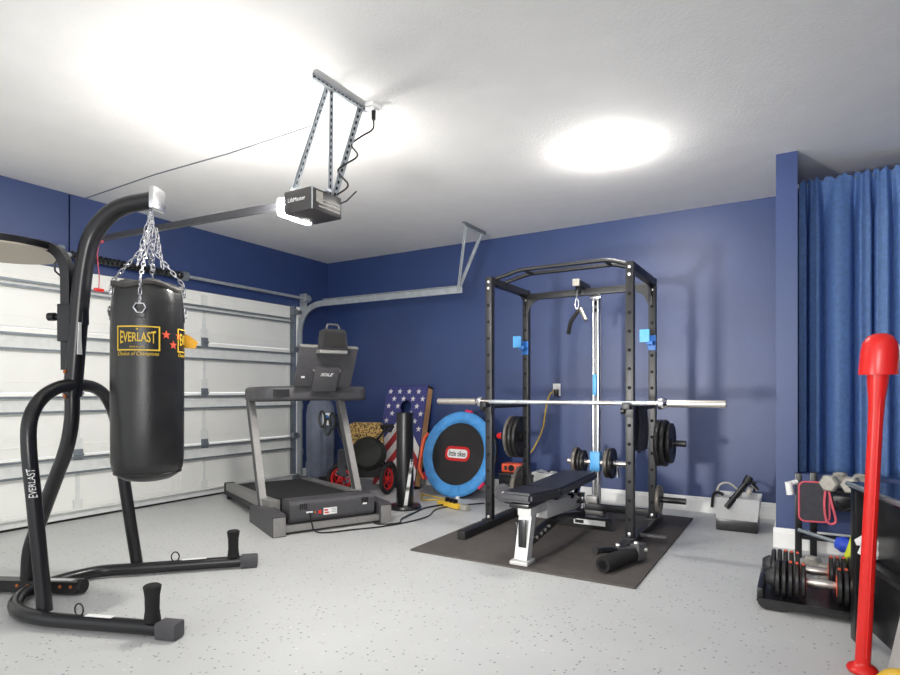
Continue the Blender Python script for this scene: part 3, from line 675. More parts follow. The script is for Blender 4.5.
# chevron stripes meet at the middle
def clip(poly):
    out = []
    def cl(ps, f, g):
        o = []
        for i in range(len(ps)):
            a, b = ps[i-1], ps[i]; fa, fb = f(a), f(b)
            if (fa >= 0) != (fb >= 0): k = fa/(fa-fb); o.append((a[0]+(b[0]-a[0])*k, a[1]+(b[1]-a[1])*k))
            if fb >= 0: o.append(b)
        return o
    for f in (lambda p: p[0]+W_/2, lambda p: W_/2-p[0], lambda p: p[1], lambda p: L_-p[1]): 
        if poly: poly = cl(poly, f, None)
    return poly
base_y, sh_, bw = .83, 1.35, .125
for i in range(5):
    for s in (-1, 1):
        y1 = base_y-i*bw; y0 = y1-bw
        p = clip([(0, y1), (s*W_/2, y1-sh_*W_/2), (s*W_/2, y0-sh_*W_/2), (0, y0)])
        if len(p) > 2:
            bm = BM(); prism(bm, p, .0012, Mx @ Matrix.Translation((0, 0, .0142))); obj('stripe', bm, 'flagwhite' if i % 2 == 0 else 'flagred', pb_, smooth=False)
for j in range(7):
    for i in range(4):
        x = -W_/2+.07+i*.133+(.066 if j % 2 else 0)-.01; y = L_-.07-j*.087
        if abs(x) > W_/2-.03 or (x-hx)**2+(y-hy_)**2 < .0105 or y-.035 < base_y-sh_*abs(x)+.02: continue
        bm = BM(); prism(bm, star(.036), .0014, Mx @ Matrix.Translation((x, y, .0144))); obj('star', bm, 'flagwhite', pb_, smooth=False)
# black column on a round base
t = thing('black_column', 'black cylinder post on a round floor base with a white side strip', 'post', (-3.135, 4.414, 0))
C_ = Matrix.Translation((-3.135, 4.414, 0))
obj('base_disc', lathe(BM(), [(0, 0), (.15, 0), (.155, .012), (.145, .03), (.09, .038), (0, .038)], C_, 36), 'black', t)
obj('tube', lathe(BM(), [(.08, .036), (.08, .87), (.078, .885), (.062, .888), (.062, .86), (0, .858)], C_, 36), 'black', t)
vdir = V((.58, -.815, 0)); vs_ = V((.815, .58, 0))
bm = BM()
for i in range(14):
    k0, k1 = i/14, (i+1)/14
    def pt_(k, e):
        xx = .005+.06*k+e*(.022-.004*k)*.75; r = .0815; y = math.sqrt(max(1e-5, r*r-xx*xx)); q = V((-3.135, 4.414, .04+.42*k))+vs_*xx+vdir*y; return q
    vs = [bm.verts.new(p) for p in (pt_(k0, -1), pt_(k0, 1), pt_(k1, 1), pt_(k1, -1))]; bm.faces.new(vs)
    v2 = [bm.verts.new(v.co+vdir*.002) for v in vs]; bm.faces.new(v2)
    for j in range(4): bm.faces.new((vs[j], vs[(j+1) % 4], v2[(j+1) % 4], v2[j]))
bmesh.ops.remove_doubles(bm, verts=bm.verts[:], dist=1e-5)
obj('white_strip', bm, 'paper', t)
# kids' trampoline
tc_ = V((-3.025, 5.2, .437)); tl_ = math.atan2(.22, .88)
ut = V((0, math.sin(tl_), math.cos(tl_))); nt_ = V((0, -math.cos(tl_), math.sin(tl_)))
Ry_ = Matrix.Rotation(-.1, 3, 'Z'); ut = Ry_ @ ut; nt_ = Ry_ @ nt_; xt_ = Ry_ @ V((1, 0, 0))
t = thing('mini_trampoline', 'round mini trampoline with a blue pad leaning on the back wall', 'trampoline', (tc_.x, tc_.y-.1, 0))
TM = axes(tc_, xt_, ut, nt_)
ring = lambda r, z=0., n=48: [TM @ V((r*math.cos(2*PI*i/n), r*math.sin(2*PI*i/n), z)) for i in range(n)]
obj('jumping_mat', lathe(BM(), [(0, .0), (.34, .0), (.34, .006), (0, .006)], TM, 48), 'net', t)
bm = BM(); lathe(bm, [(.325, .006), (.345, .03), (.39, .038), (.43, .03), (.448, .005), (.44, -.02), (.33, .0), (.325, .006)], TM, 72, cap=False)
for v in bm.verts:
    l = TM.inverted() @ v.co; a = math.atan2(l.y, l.x); l.z += .006*math.sin(24*a)*(l.z > .02); v.co = TM @ l
obj('edge_pad', bm, 'blue', t)
obj('frame_ring', tube(BM(), ring(.44, -.035), .016, 10, closed=True), 'black', t)
for k in range(6):
    a = PI/6+k*PI/3; c = V((.41*math.cos(a), .41*math.sin(a), -.03)); bm = BM(); tube(bm, [TM @ c, TM @ (c+V((0, 0, -.1)))], .014, 8); obj('leg', bm, 'black', t)
lg = obj('logo_badge', prism(BM(), rrect(.31, .15, .06), .002, TM @ Matrix.Translation((0.0, .0, .0065))), 'redd', t)
obj('logo_plate', prism(BM(), rrect(.25, .09, .035), .002, TM @ Matrix.Translation((0, 0, .0078))), 'whitep', lg)
obj('logo_lettering', text_bm('little tikes', .215, .055, .0015, bold=.015, Mx=TM @ Matrix.Translation((0, 0, .0095))), 'black', lg)
bm = BM(); tube(bm, fillet([TM @ V((-.43, .2, .0)), TM @ V((-.475, .12, .01)), TM @ V((-.475, -.2, .01)), TM @ V((-.39, -.3, .0))], .05), .018, 10); obj('folded_handle', bm, 'orange', t, label='orange handle bar')
for a in (1.42, -.72, 3.75):
    c = TM @ V((.452*math.cos(a), .452*math.sin(a), .0)); d = xt_*-math.sin(a)+ut*math.cos(a); bm = BM(); tube(bm, [c-d*.04, c+d*.04], .016, 8); obj('grip_sleeve', bm, 'pink', t, label='pink grip')
obj('white_foot', box(BM(), TM @ V((.1, -.45, .03)), (.035, .03, .04), bev=.006), 'paper', t)
# power strip and cords on the floor
t = thing('power_strip', 'yellow power strip on the floor below the blue trampoline', 'power strip', (-2.8, 4.66, 0))
d_ = V((.93, -.36, 0)); n2 = V((.36, .93, 0)); R_ = Matrix((d_, n2, V((0, 0, 1)))).transposed()
obj('strip_body', box(BM(), (-2.8, 4.66, .028), (.3, .065, .045), R_, bev=.01), 'yplastic', t)
for k in range(3): obj('plug', box(BM(), V((-2.72, 4.63, .065))+d_*(-.06*k), (.035, .04, .045), R_, bev=.008), 'black', t)
obj('charger', box(BM(), (-2.6, 4.6, .03), (.09, .06, .05), R_, bev=.01), 'cast', t)
one('extension_lead', tube(BM(), spline([(-2.97, 4.72, .01), (-3.05, 4.86, .01), (-3.2, 4.8, .01), (-3.3, 4.95, .01), (-3.38, 5.05, .01), (-3.2, 5.0, .01), (-3.05, 4.95, .01), (-2.95, 4.9, .012), (-2.8, 4.75, .02)], 6), .008, 6), 'cordy', 'tangled yellow cord on the floor beside the power strip', 'cord', (-3.1, 4.85, 0))
one('extension_lead', tube(BM(), spline([(-2.85, 4.68, .02), (-2.95, 4.5, .008), (-2.93, 4.3, .008), (-2.87, 4.0, .008), (-2.8, 3.85, .008), (-2.95, 3.75, .008), (-3.1, 3.9, .008)], 6), .008, 6), 'black', 'black extension cord on the floor in front of the black post', 'cord', (-2.9, 4.2, 0))
# wall outlet and yellow cord
t = thing('wall_outlet', 'white wall outlet with a plug high on the blue back wall', 'outlet', (-2.115, YB, 1.1))
obj('cover_plate', box(BM(), (-2.115, YB-.004, 1.1), (.08, .008, .125), bev=.003), 'white', t)
obj('socket', box(BM(), (-2.1, YB-.009, 1.12), (.035, .004, .03), bev=.001), 'paper', t)
t = thing('extension_lead', 'yellow cord hanging from the wall outlet down behind the bench', 'cord', (-2.12, 5.6, .4))
obj('plug', box(BM(), (-2.11, YB-.035, 1.07), (.045, .05, .07), bev=.01), 'black', t)
obj('wire', tube(BM(), spline([(-2.13, 5.6, 1.09), (-2.17, 5.58, 1.04), (-2.2, 5.56, .9), (-2.235, 5.56, .7), (-2.33, 5.56, .5), (-2.42, 5.56, .36), (-2.44, 5.56, .05)], 6), .008, 7), 'cordy', t)
# black tool box with an orange case on top, behind the left side of the rack
t = thing('tool_box', 'black tool box on the floor behind the left rack posts', 'tool box', (-2.37, 5.3, 0))
obj('box_body', box(BM(), (-2.37, 5.3, .125), (.36, .24, .25), bev=.02), 'black', t); obj('lid', box(BM(), (-2.37, 5.3, .265), (.37, .25, .03), bev=.01), 'tmdark', t)
obj('latch', box(BM(), (-2.37, 5.165, .245), (.05, .012, .05), bev=.003), 'bolt', t)
t = thing('orange_case', 'small orange case with a round black dial on the black tool box', 'case', (-2.37, 5.3, .28))
obj('case_body', box(BM(), (-2.43, 5.3, .325), (.22, .14, .085), bev=.012), 'orange', t)
bm = BM(); cyl(bm, (-2.43, 5.23, .325), (-2.43, 5.222, .325), .032, 18); obj('dial', bm, 'black', t)
for x in (-2.49, -2.36): obj('clip', box(BM(), (x, 5.228, .325), (.03, .008, .04), bev=.002), 'tmdark', t)
bm = BM(); prism(bm, [(-.14, 0), (.14, 0), (.14, .24), (.1, .31), (.02, .28), (-.1, .32), (-.14, .26)], .2, axes((-2.1, 5.42, 0), (1, 0, 0), (0, 0, 1), (0, -1, 0)))
bmesh.ops.bevel(bm, geom=bm.edges[:], offset=.02, segments=2, affect='EDGES')
one('white_sack', bm, 'paper', 'white sack slumped on the floor behind the bench by the wall', 'sack', (-2.1, 5.32, 0))

# ------------------------------------------------------------------ mat, rack, bar, bench
one('floor_mat', box(BM(), (-1.515, 4.27, .006), (1.5, 2.04, .012), bev=.003), 'mat', 'thin dark rubber mat on the floor under the power rack', 'mat', (-1.515, 4.27, 0))
X0, X1, Y0, Y1, HT = -2.09, -1.0, 4.1, 4.82, 1.985
ZM = .012
t = thing('power_rack', 'black steel power rack with perforated posts and a pull-up bar', 'power rack', (-1.545, 4.45, ZM))
sec = .055
for x in (X0, X1):
    for y in (Y0, Y1):
        u = obj('upright', box(BM(), (x, y, (ZM+.05+HT)/2), (sec, sec, HT-ZM-.05), bev=.004), 'rackm', t)
        bm = BM(); z = .2
        while z < HT-.1:
            for yy in (y-sec/2, y+sec/2): cyl(bm, (x, yy-.0008, z), (x, yy+.0008, z), .0125, 12)
            z += .13
        obj('hole_row', bm, 'hole', u)
        bm = BM()
        for dz in (.04, .09):
            lathe(bm, [(.011, 0), (.011, .006), (0, .009)], AX((x, y-sec/2, HT-dz), (0, -1, 0)), 10)
        lathe(bm, [(.011, 0), (.011, .006), (0, .009)], AX((x, y-sec/2, .1), (0, -1, 0)), 10)
        obj('bolt', bm, 'bolt', u)
        bm = BM(); box(bm, (x, y-.0, ZM+.062), (.09, .11, .008)); lathe(bm, [(.012, 0), (.012, .01), (0, .012)], AX((x, y-.042, ZM+.066), (0, 0, 1)), 10); obj('foot_plate', bm, 'rackm', u, smooth=False)
for x in (X0, X1):
    obj('base_skid', box(BM(), (x, 4.36, ZM+.03), (.06, 1.4, .055), bev=.004), 'rackm', t)
    obj('skid_cap', box(BM(), (x, 3.655, ZM+.03), (.064, .03, .058), Matrix.Rotation(0, 3, 'X'), bev=.004), 'rubber', t)
    obj('top_side_beam', box(BM(), (x, (Y0+Y1)/2, HT-.03), (sec, Y1-Y0-sec, .055), bev=.003), 'rackm', t)
    for ys, s in ((Y1, -1),):
        g = [(0, 0), (.15, 0), (.1, -.012), (.05, -.04), (.018, -.09), (0, -.16)]
        bm = BM(); prism(bm, g, .006, axes((x-.003, ys-sec/2, HT-.057), (0, s, 0), (0, 0, 1), (1, 0, 0))); obj('gusset', bm, 'rackm', t, smooth=False)
obj('rear_top_beam', box(BM(), ((X0+X1)/2, Y1, HT-.06), (X1-X0-sec, .05, .055), bev=.003), 'rackm', t)
obj('rear_low_beam', box(BM(), ((X0+X1)/2, Y1, ZM+.1), (X1-X0-sec, .05, .055), bev=.003), 'rackm', t)
for x in (X0+sec/2, X1-sec/2):
    s = 1 if x < -1.5 else -1; g = [(0, 0), (.13, 0), (.09, -.012), (.04, -.04), (.016, -.08), (0, -.13)]
    bm = BM(); prism(bm, g, .006, axes((x, Y1-.028, HT-.088), (s, 0, 0), (0, 0, 1), (0, -1, 0))); obj('gusset', bm, 'rackm', t, smooth=False)
for y in (Y0+.06, Y0+.24):
    p = fillet([(X0+.02, y, HT-.005), (X0+.23, y, HT+.045), (X1-.17, y, HT+.045), (X1-.02, y, HT-.005)], .05)
    obj('pull_up_bar', tube(BM(), p, .016, 12), 'rackm', t)
for x in (X0+.26, X1-.2): obj('pull_up_link', tube(BM(), [(x, Y0+.06, HT+.043), (x, Y0+.24, HT+.043)], .014, 10), 'rackm', t)
for x in (X0, X1):
    s = 1 if x == X0 else -1
    # j-cup holding the bar
    bm = BM(); box(bm, (x, Y0-sec/2-.008, .96), (.06, .012, .11), bev=.002); box(bm, (x, Y0-sec/2-.05, .97), (.05, .085, .02), bev=.004); box(bm, (x, Y0-sec/2-.095, .985), (.05, .012, .045), bev=.004)
    cyl(bm, (x-.05, Y0-.05, .95), (x-.028, Y0-.05, .95), .022, 14); obj('bar_hook', bm, 'rackm', t)
    # safety bars front to back
    obj('safety_bar', tube(BM(), [(x, Y0+.026, .965), (x, Y1-.026, .965)], .019, 12), 'rackm', t)
    # blue covered hooks on the rear posts
    bm = BM(); box(bm, (x, Y1-sec/2-.006, 1.47), (.062, .012, .12), bev=.003); box(bm, (x, Y1-sec/2-.05, 1.465), (.05, .1, .03), bev=.004); hk = obj('spare_hook', bm, 'mblue', t, label='blue hook')
    bm = BM(); box(bm, (x-.035, Y1-sec/2-.1, 1.52), (.075, .012, .1), bev=.003); obj('hook_lip', bm, 'lblue', hk)
    # plate pegs pointing outwards
    for z, m_ in ((.675, 'rackm'), (.225, 'rackm')):
        bm = BM(); tube(bm, [(x-s*.02, Y1, z), (x-s*.25, Y1, z)], .0245, 16); tube(bm, [(x-s*.028, Y1, z), (x-s*.034, Y1, z)], .04, 16); pg = obj('plate_peg', bm, m_, t)
        if s == 1 and z > .5: obj('peg_cap', lathe(BM(), [(0, -.02), (.028, -.016), (.03, .01), (.02, .03), (0, .034)], AX((x-.26, Y1, z), (-1, 0, 0)), 16), 'redd', pg, label='red end cap')
obj('band_peg', tube(BM(), [(X1+.028, 4.28, ZM+.04), (X1+.2, 4.3, ZM+.04)], .018, 12), 'tmgrey', t)
# lat pulley tower
LX, LY = -1.5, 4.93
bm = BM(); box(bm, (LX+.006, LY+.03, .98), (.065, .03, 1.86), bev=.003); obj('tower_post', bm, 'benchw', t)
for dx in (-.014, .026): obj('guide_rod', cyl(BM(), (LX+dx, LY, .06), (LX+dx, LY, 1.9), .015, 12), 'chrome', t)
obj('tower_top', box(BM(), (LX+.008, LY, 1.905), (.09, .05, .05), bev=.005), 'chrome', t)
bm = BM(); box(bm, (LX+.01, LY-.019, 1.84), (.012, .004, .04)); box(bm, (LX+.01, LY-.019, 1.78), (.012, .004, .03)); obj('adjust_slot', bm, 'hole', t, smooth=False)
obj('tower_foot', box(box(BM(), (LX, LY, .07), (.16, .08, .09), bev=.005), (LX-.02, LY-.02, .15), (.1, .06, .08), bev=.01), 'tmsilver', t)
PX, PY = -1.56, 4.63
bm = BM(); box(bm, (PX, (PY+Y1)/2+.05, 1.975), (.045, Y1-PY+.1, .05), bev=.003); ca = obj('pulley_arm', bm, 'rackm', t)
obj('pulley_cap', box(BM(), (PX, PY-.02, 1.975), (.055, .03, .058), bev=.003), 'cast', ca)
obj('pulley_wheel', lathe(BM(), [(.045, -.012), (.036, 0), (.045, .012)], AX((PX, PY+.04, 1.93), (1, 0, 0)), 20), 'black', ca)
bm = BM(); tube(bm, [(PX+.014*math.cos(a), PY, 1.8+.04*math.sin(a)) for a in [2*PI*i/14 for i in range(14)]], .005, 6, closed=True); cyl(bm, (PX, PY, 1.84), (PX, PY+.01, 1.93), .006, 8); obj('carabiner', bm, 'chrome', t)
bm = BM(); tube(bm, fillet([(PX-.06, PY-.04, 1.555), (PX-.045, PY-.03, 1.655), (PX+.02, PY, 1.755)], .03), .017, 10); ph_ = obj('pulley_handle', bm, 'foam', t)
bm = BM(); tube(bm, [(PX+.03, PY, 1.76), (PX+.085, PY-.03, 1.66)], .019, 12); obj('grip', bm, 'steel', ph_)
bm = BM(); tube(bm, [(LX+.01, LY-.03, 1.24), (LX+.01, LY-.03, 1.05)], .006, 8); obj('cable', bm, 'black', t)
bm = BM(); box(bm, (LX+.006, LY-.03, 1.14), (.035, .02, .18), bev=.006); obj('blue_clip', bm, 'lblue', t, label='light blue clip')
bm = BM(); box(bm, (LX+.008, LY-.01, .485), (.085, .07, .165), bev=.005); cr = obj('carriage', bm, 'lblue', t, label='light blue weight carriage')
bm = BM(); tube(bm, [(LX-.24, LY-.01, .475), (LX+.27, LY-.01, .475)], .0235, 12); obj('carriage_pin', bm, 'steel', cr)
# weight plates
def plate(name, r, th, m, hub=.042):
    t_ = thing(name, 'x', 'weight plate'); Mx = axes((0, 0, 0), (0, 1, 0), (0, 0, 1), (1, 0, 0))
    pr = [(.026, -th*.5), (hub, -th*.5), (hub+.008, -th*.28), (r*.72, -th*.28), (r*.8, -th*.5), (r*.97, -th*.5), (r, -th*.3), (r, th*.3), (r*.97, th*.5), (r*.8, th*.5), (r*.72, th*.28), (hub+.008, th*.28), (hub, th*.5), (.026, th*.5)]
    bm = BM(); lathe(bm, pr+[pr[0]], Mx, 40, cap=False)
    obj('disc', bm, m, t_, local=True)
    bm = BM(); lathe(bm, [(.0255, -th*.52), (.033, -th*.52), (.033, th*.52), (.0255, th*.52), (.0255, -th*.52)], Mx, 24, cap=False); obj('hub_ring', bm, 'galvd', t_, local=True)
    return t_
def put(p, loc, label, group): p.location = loc; p['label'] = label; p['group'] = group; return p
big = plate('weight_plate', .186, .034, 'plate')
put(big, (X1+.055, Y1, .675), 'large black weight plate nearest the post on the upper right rack peg', 'plates on the upper right peg')
dup(big, (X1+.097, Y1, .675), label='large black weight plate in the middle of the upper right rack peg')
mid = plate('weight_plate', .16, .032, 'plate'); put(mid, (X1+.138, Y1, .675), 'smaller black weight plate outermost on the upper right rack peg', 'plates on the upper right peg')
gp = plate('weight_plate', .115, .026, 'plateg'); put(gp, (X1+.05, Y1, .225), 'small grey weight plate on the lower right rack peg', 'plates on the lower pegs')
dup(big, (X0-.055, Y1, .675), label='large black weight plate nearest the post on the upper left rack peg', group='plates on the upper left peg')
dup(big, (X0-.097, Y1, .675), label='large black weight plate in the middle of the upper left rack peg', group='plates on the upper left peg')
g2 = plate('weight_plate', .19, .03, 'plateg'); put(g2, (X0-.136, Y1, .675), 'grey weight plate outermost on the upper left rack peg', 'plates on the upper left peg')
dup(g2, (X0-.055, Y1, .225), label='grey weight plate nearest the post on the lower left rack peg', group='plates on the lower pegs')
dup(gp, (X0-.105, Y1, .225), label='small grey weight plate outermost on the lower left rack peg', group='plates on the lower pegs')
sm = plate('weight_plate', .1, .022, 'plate')
grp = 'plates on the light blue pulley carriage'
g3 = plate('weight_plate', .125, .03, 'plateg')
put(g3, (LX-.16, LY-.01, .475), 'grey weight plate outermost at the left end of the blue carriage pin', grp)
put(sm, (LX-.125, LY-.01, .475), 'black weight plate in the middle of the left end of the blue carriage pin', grp)
dup(sm, (LX-.098, LY-.01, .475), label='black weight plate next to the light blue carriage on its left side', group=grp)
dup(g3, (LX+.115, LY-.01, .475), label='grey weight plate next to the light blue carriage on its right side', group=grp)
p5 = plate('weight_plate', .13, .026, 'plate'); put(p5, (LX+.15, LY-.01, .475), 'black weight plate outermost at the right end of the blue carriage pin', grp)
bm = BM(); tube(bm, [(LX+.19, LY-.01+.028*math.cos(a), .475+.028*math.sin(a)) for a in [PI*.1+1.7*PI*i/14 for i in range(15)]], .006, 6)
for s in (-1, 1): tube(bm, [(LX+.19, LY+s*.012, .45), (LX+.2, LY+s*.035, .36)], .006, 6)
one('spring_clip', bm, 'chrome', 'chrome spring clip on the right end of the blue carriage pin', 'clip', (LX+.19, LY-.01, .475))
# grey cloth hanging over the right safety bar
bm = BM(); n = 14; pts = []
def drape(sx, sz0):
    out = []
    for j in range(9):
        row = []
        for i in range(n+1):
            y = 4.22+.3*i/n; z = .988-(.34+.006*math.sin(i*.9)) * j/8; x = X1+sx*(.026+.006*math.sin(i*1.3+j*.5)); row.append(bm.verts.new((x, y, z)))
        out.append(row)
    return out
a_, b_ = drape(1, 0), drape(-1, 0)
for g in (a_, b_):
    for j in range(8):
        for i in range(n): bm.faces.new((g[j][i], g[j][i+1], g[j+1][i+1], g[j+1][i]))
for i in range(n): bm.faces.new((a_[0][i], a_[0][i+1], b_[0][i+1], b_[0][i]))
bmesh.ops.solidify(bm, geom=bm.faces[:], thickness=.004)
one('sweat_towel', bm, 'towelg', 'dark grey towel hanging over the bar between the right rack posts', 'towel', (X1, 4.37, .66))
# barbell
yb, zb = Y0-.075, 1.004
t = thing('barbell', 'silver olympic barbell without plates resting across the rack hooks', 'barbell', (-1.46, yb, zb))
obj('shaft', cyl(BM(), (-2.13, yb, zb), (-.79, yb, zb), .0145, 16), 'steel', t)
for s, xa in ((-1, -2.145), (1, -.77)):
    sl = obj('sleeve', tube(BM(), [(xa, yb, zb), (xa+s*.378, yb, zb)], .0245, 20), 'steel', t)
    bm = BM(); lathe(bm, [(.02, -.03), (.037, -.03), (.04, -.022), (.04, .005), (.036, .012), (.024, .03), (.02, .03)], AX((xa, yb, zb), (s, 0, 0)), 24); obj('sleeve_collar', bm, 'chrome', sl)
    obj('end_cap', lathe(BM(), [(.02, 0), (.019, .004), (0, .004)], AX((xa+s*.378, yb, zb), (s, 0, 0)), 20), 'galv', sl)
for x in (-1.95, -1.72, -1.3, -.98): 
    bm = BM(); lathe(bm, [(.0147, -.11), (.0153, -.108), (.0153, .108), (.0147, .11)], AX((x, yb, zb), (1, 0, 0)), 16); obj('knurl_band', bm, 'galv', t)

# weight bench
bx = -1.46
t = thing('weight_bench', 'adjustable weight bench with black pads and light grey frame in the rack', 'bench', (bx, 3.95, ZM))
def pad(name, a, b, w0, w1, th, hgt):
    """tapered cushion from a to b"""
    a, b = V(a), V(b); d = (b-a); L = d.length; d.normalize(); sx = V((1, 0, 0)); up = sx.cross(d)
    bm = BM(); pl_ = []
    for (y, w) in ((0, w0), (L, w1)): pl_ += [(-w/2, y), (w/2, y)] if y == 0 else [(w/2, y), (-w/2, y)]
    prism(bm, pl_, th, axes(a-up*th, sx, d, up)); bmesh.ops.bevel(bm, geom=bm.edges[:], offset=.016, segments=3, affect='EDGES'); return obj(name, bm, 'pad', t)
sp1 = pad('seat_pad', (bx-.0, 3.2, .475), (bx, 3.6, .455), .2, .29, .06, 0)
bp1 = pad('back_pad', (bx, 3.615, .452), (bx, 4.42, .468), .27, .27, .06, 0)
bm = BM(); box(bm, (bx, 3.4, .385), (.13, .3, .025), bev=.003); beam(bm, (bx, 3.63, .375), (bx, 4.34, .39), .06, .03); obj('pad_support', bm, 'black', t)
obj('front_post', rtube(BM(), [(bx-.02, 3.35, ZM+.02), (bx-.005, 3.405, .345)], .085, .07, up=(0, 1, 0)), 'benchw', t, smooth=False)
bm = BM(); box(bm, (bx-.02, 3.35, ZM+.012), (.12, .13, .024), bev=.006); obj('front_foot', bm, 'benchw', t)
bm = BM(); box(bm, (bx-.06, 3.365, .2), (.014, .05, .13), bev=.005); box(bm, (bx-.012, 3.327, .2), (.05, .012, .17), bev=.004); obj('post_handle', bm, 'black', t)
bm = BM(); beam(bm, (bx, 3.33, .345), (bx, 3.5, .345), .09, .07, bev=.006); beam(bm, (bx, 3.44, .345), (bx, 3.75, .33), .075, .075, bev=.004); mb_ = obj('main_beam', bm, 'benchw', t)
bm = BM(); beam(bm, (bx, 3.62, .3), (bx, 4.3, .26), .08, .11, bev=.006); obj('rear_beam', bm, 'benchw', t)
for y in (3.78, 4.1): obj('adjust_knob', lathe(BM(), [(0, 0), (.024, .0), (.028, .02), (.02, .034), (0, .036)], AX((bx+.03, y, .345-.04*(y > 4)), (0, 0, 1)), 14), 'black', t)
bm = BM(); beam(bm, (bx, 3.41, .14), (bx, 3.9, .2), .05, .05); beam(bm, (bx, 3.9, .2), (bx, 4.46, .12), .05, .05); obj('lower_brace', bm, 'black', t)
for k in range(4): obj('brace_bolt', lathe(BM(), [(.013, 0), (.013, .008), (0, .012)], AX((bx+.026, 3.47+.07*k, .148+.01*k+.004), (1, 0, 0)), 12), 'bolt', t)
bm = BM(); prism(bm, [(-.25, 0), (.25, 0), (.2, .09), (-.2, .09)], .07, axes((bx, 4.52, ZM), (1, 0, 0), (0, 0, 1), (0, -1, 0))); rf = obj('rear_foot', bm, 'black', t, smooth=False)
obj('foot_label', box(BM(), (bx+.06, 4.4485, ZM+.05), (.25, .002, .04)), 'paper', rf, smooth=False)
bm = BM(); box(bm, (bx-.02, 4.447, ZM+.05), (.07, .002, .026)); obj('label_print', bm, 'black', rf, smooth=False)
bm = BM(); tube(bm, [(bx+.02, 4.2, .25), (bx+.02, 4.33, .39)], .022, 12); tube(bm, [(bx+.06, 4.28, .19), (bx+.06, 4.28, .32)], .02, 12); obj('ladder_post', bm, 'chrome', t)
bm = BM()
for z in (.2, .26, .31): box(bm, (bx+.055, 4.25, z), (.05, .06, .025), bev=.006)
obj('latch', bm, 'black', t)
bm = BM(); tube(bm, [(bx-.15, 3.37, .38), (bx+.06, 3.37, .38)], .012, 10); obj('roller_bar', bm, 'black', t)
rl_ = obj('leg_roller', lathe(BM(), [(.014, -.03), (.05, -.03), (.055, -.02), (.055, .02), (.05, .03), (.014, .03)], AX((bx-.15, 3.34, .44), (.6, -.8, 0)), 22), 'tmgrey', t)
obj('roller_bolt', lathe(BM(), [(.016, .03), (.016, .04), (0, .043)], AX((bx-.15, 3.34, .44), (.6, -.8, 0)), 12), 'bolt', rl_)

# landmine roller attachment lying on the mat in front of the right post
t = thing('bar_attachment', 'black padded tube attachment lying on the mat corner before the right post', 'bar attachment', (-.93, 3.6, ZM))
obj('sleeve_tube', lathe(BM(), [(.03, 0), (.046, 0), (.048, .01), (.048, .34), (.03, .345)], AX((-.99, 3.4, .062), (.27, .96, .0)), 24), 'foam', t)
obj('bore', lathe(BM(), [(.028, -.001), (0, -.001), (0, .001), (.028, .001)], AX((-.99, 3.4, .062), (.27, .96, 0)), 20), 'hole', t)
bm = BM(); tube(bm, [(-1.04, 3.44, .128), (-.93, 3.68, .1)], .019, 12); obj('handle_tube', bm, 'black', t)
obj('handle_cap', lathe(BM(), [(0, -.012), (.022, -.01), (.022, .012), (0, .014)], AX((-1.04, 3.44, .128), (-.42, -.9, .1)), 14), 'rubber', t)
bm = BM(); beam(bm, (-.97, 3.6, .118), (-.88, 3.74, .1), .05, .012); box(bm, (-.87, 3.76, .075), (.07, .09, .1), Matrix.Rotation(-.3, 3, 'Z'), bev=.008); obj('swivel_yoke', bm, 'tmgrey', t)
for p in ((-.955, 3.6, .13), (-.87, 3.71, .13), (-.83, 3.78, .08)): obj('bolt', lathe(BM(), [(.014, 0), (.014, .014), (0, .018)], AX(p, (.2, -.5, 1)), 10), 'bolt', t)

# ------------------------------------------------------------------ tool bin by the wall
t = thing('plastic_bin', 'white plastic bin with a black bottom by the baseboard at right', 'bin', (-.41, 5.12, 0))
def taper(bm, c, w0, d0, w1, d1, z0, z1):
    pr = [(w0, d0, z0), (w1, d1, z1)]; vs = []
    for w, d, z in pr: vs.append([bm.verts.new((c[0]+sx*w/2, c[1]+sy*d/2, z)) for sx, sy in ((-1, -1), (1, -1), (1, 1), (-1, 1))])
    bm.faces.new(vs[0][::-1])
    for i in range(4): bm.faces.new((vs[0][i], vs[0][(i+1) % 4], vs[1][(i+1) % 4], vs[1][i]))
    return vs
bm = BM(); taper(bm, (-.41, 5.13), .285, .3, .32, .34, .09, .26); bmesh.ops.solidify(bm, geom=bm.faces[:], thickness=.008); obj('tub', bm, 'white', t, smooth=False)
bm = BM(); box(bm, (-.41, 5.13, .046), (.29, .305, .09), bev=.008); obj('base_tray', bm, 'black', t)
# black pump and strap lying on the bin
t = thing('hand_pump', 'black hand pump lying across the top of the white bin', 'pump', (-.42, 5.02, .26))
obj('pump_tube', tube(BM(), [(-.475, 4.93, .19), (-.35, 5.04, .37)], .022, 14), 'black', t)
obj('pump_head', tube(BM(), [(-.35, 5.04, .37), (-.325, 5.06, .42)], .029, 14), 'tmdark', t)
bm = BM(); tube(bm, [(-.31, 5.05, .36), (-.27, 5.04, .32)], .02, 10); tube(bm, [(-.355, 5.06, .4), (-.28, 5.06, .37)], .014, 8); obj('pump_handle', bm, 'black', t)
obj('valve', lathe(BM(), [(.0, 0), (.022, 0), (.02, .05), (0, .05)], AX((-.33, 5.0, .3), (.3, -.2, .8)), 12), 'cast', t)
t = thing('coiled_strap', 'pale looped strap with black ends hanging over the white bin rim', 'strap', (-.5, 5.0, .28))
bm = BM(); tube(bm, spline([(-.55, 4.97, .28), (-.53, 4.99, .35), (-.47, 5.0, .37), (-.41, 5.0, .33), (-.38, 5.0, .28), (-.42, 4.98, .27)], 6), .008, 7); obj('loop', bm, 'cast', t)
bm = BM(); tube(bm, spline([(-.5, 4.96, .28), (-.545, 4.95, .3), (-.57, 4.94, .27), (-.578, 4.94, .18)], 5), .012, 7); tube(bm, [(-.46, 4.965, .255), (-.4, 4.975, .262)], .013, 7); obj('black_end', bm, 'black', t)

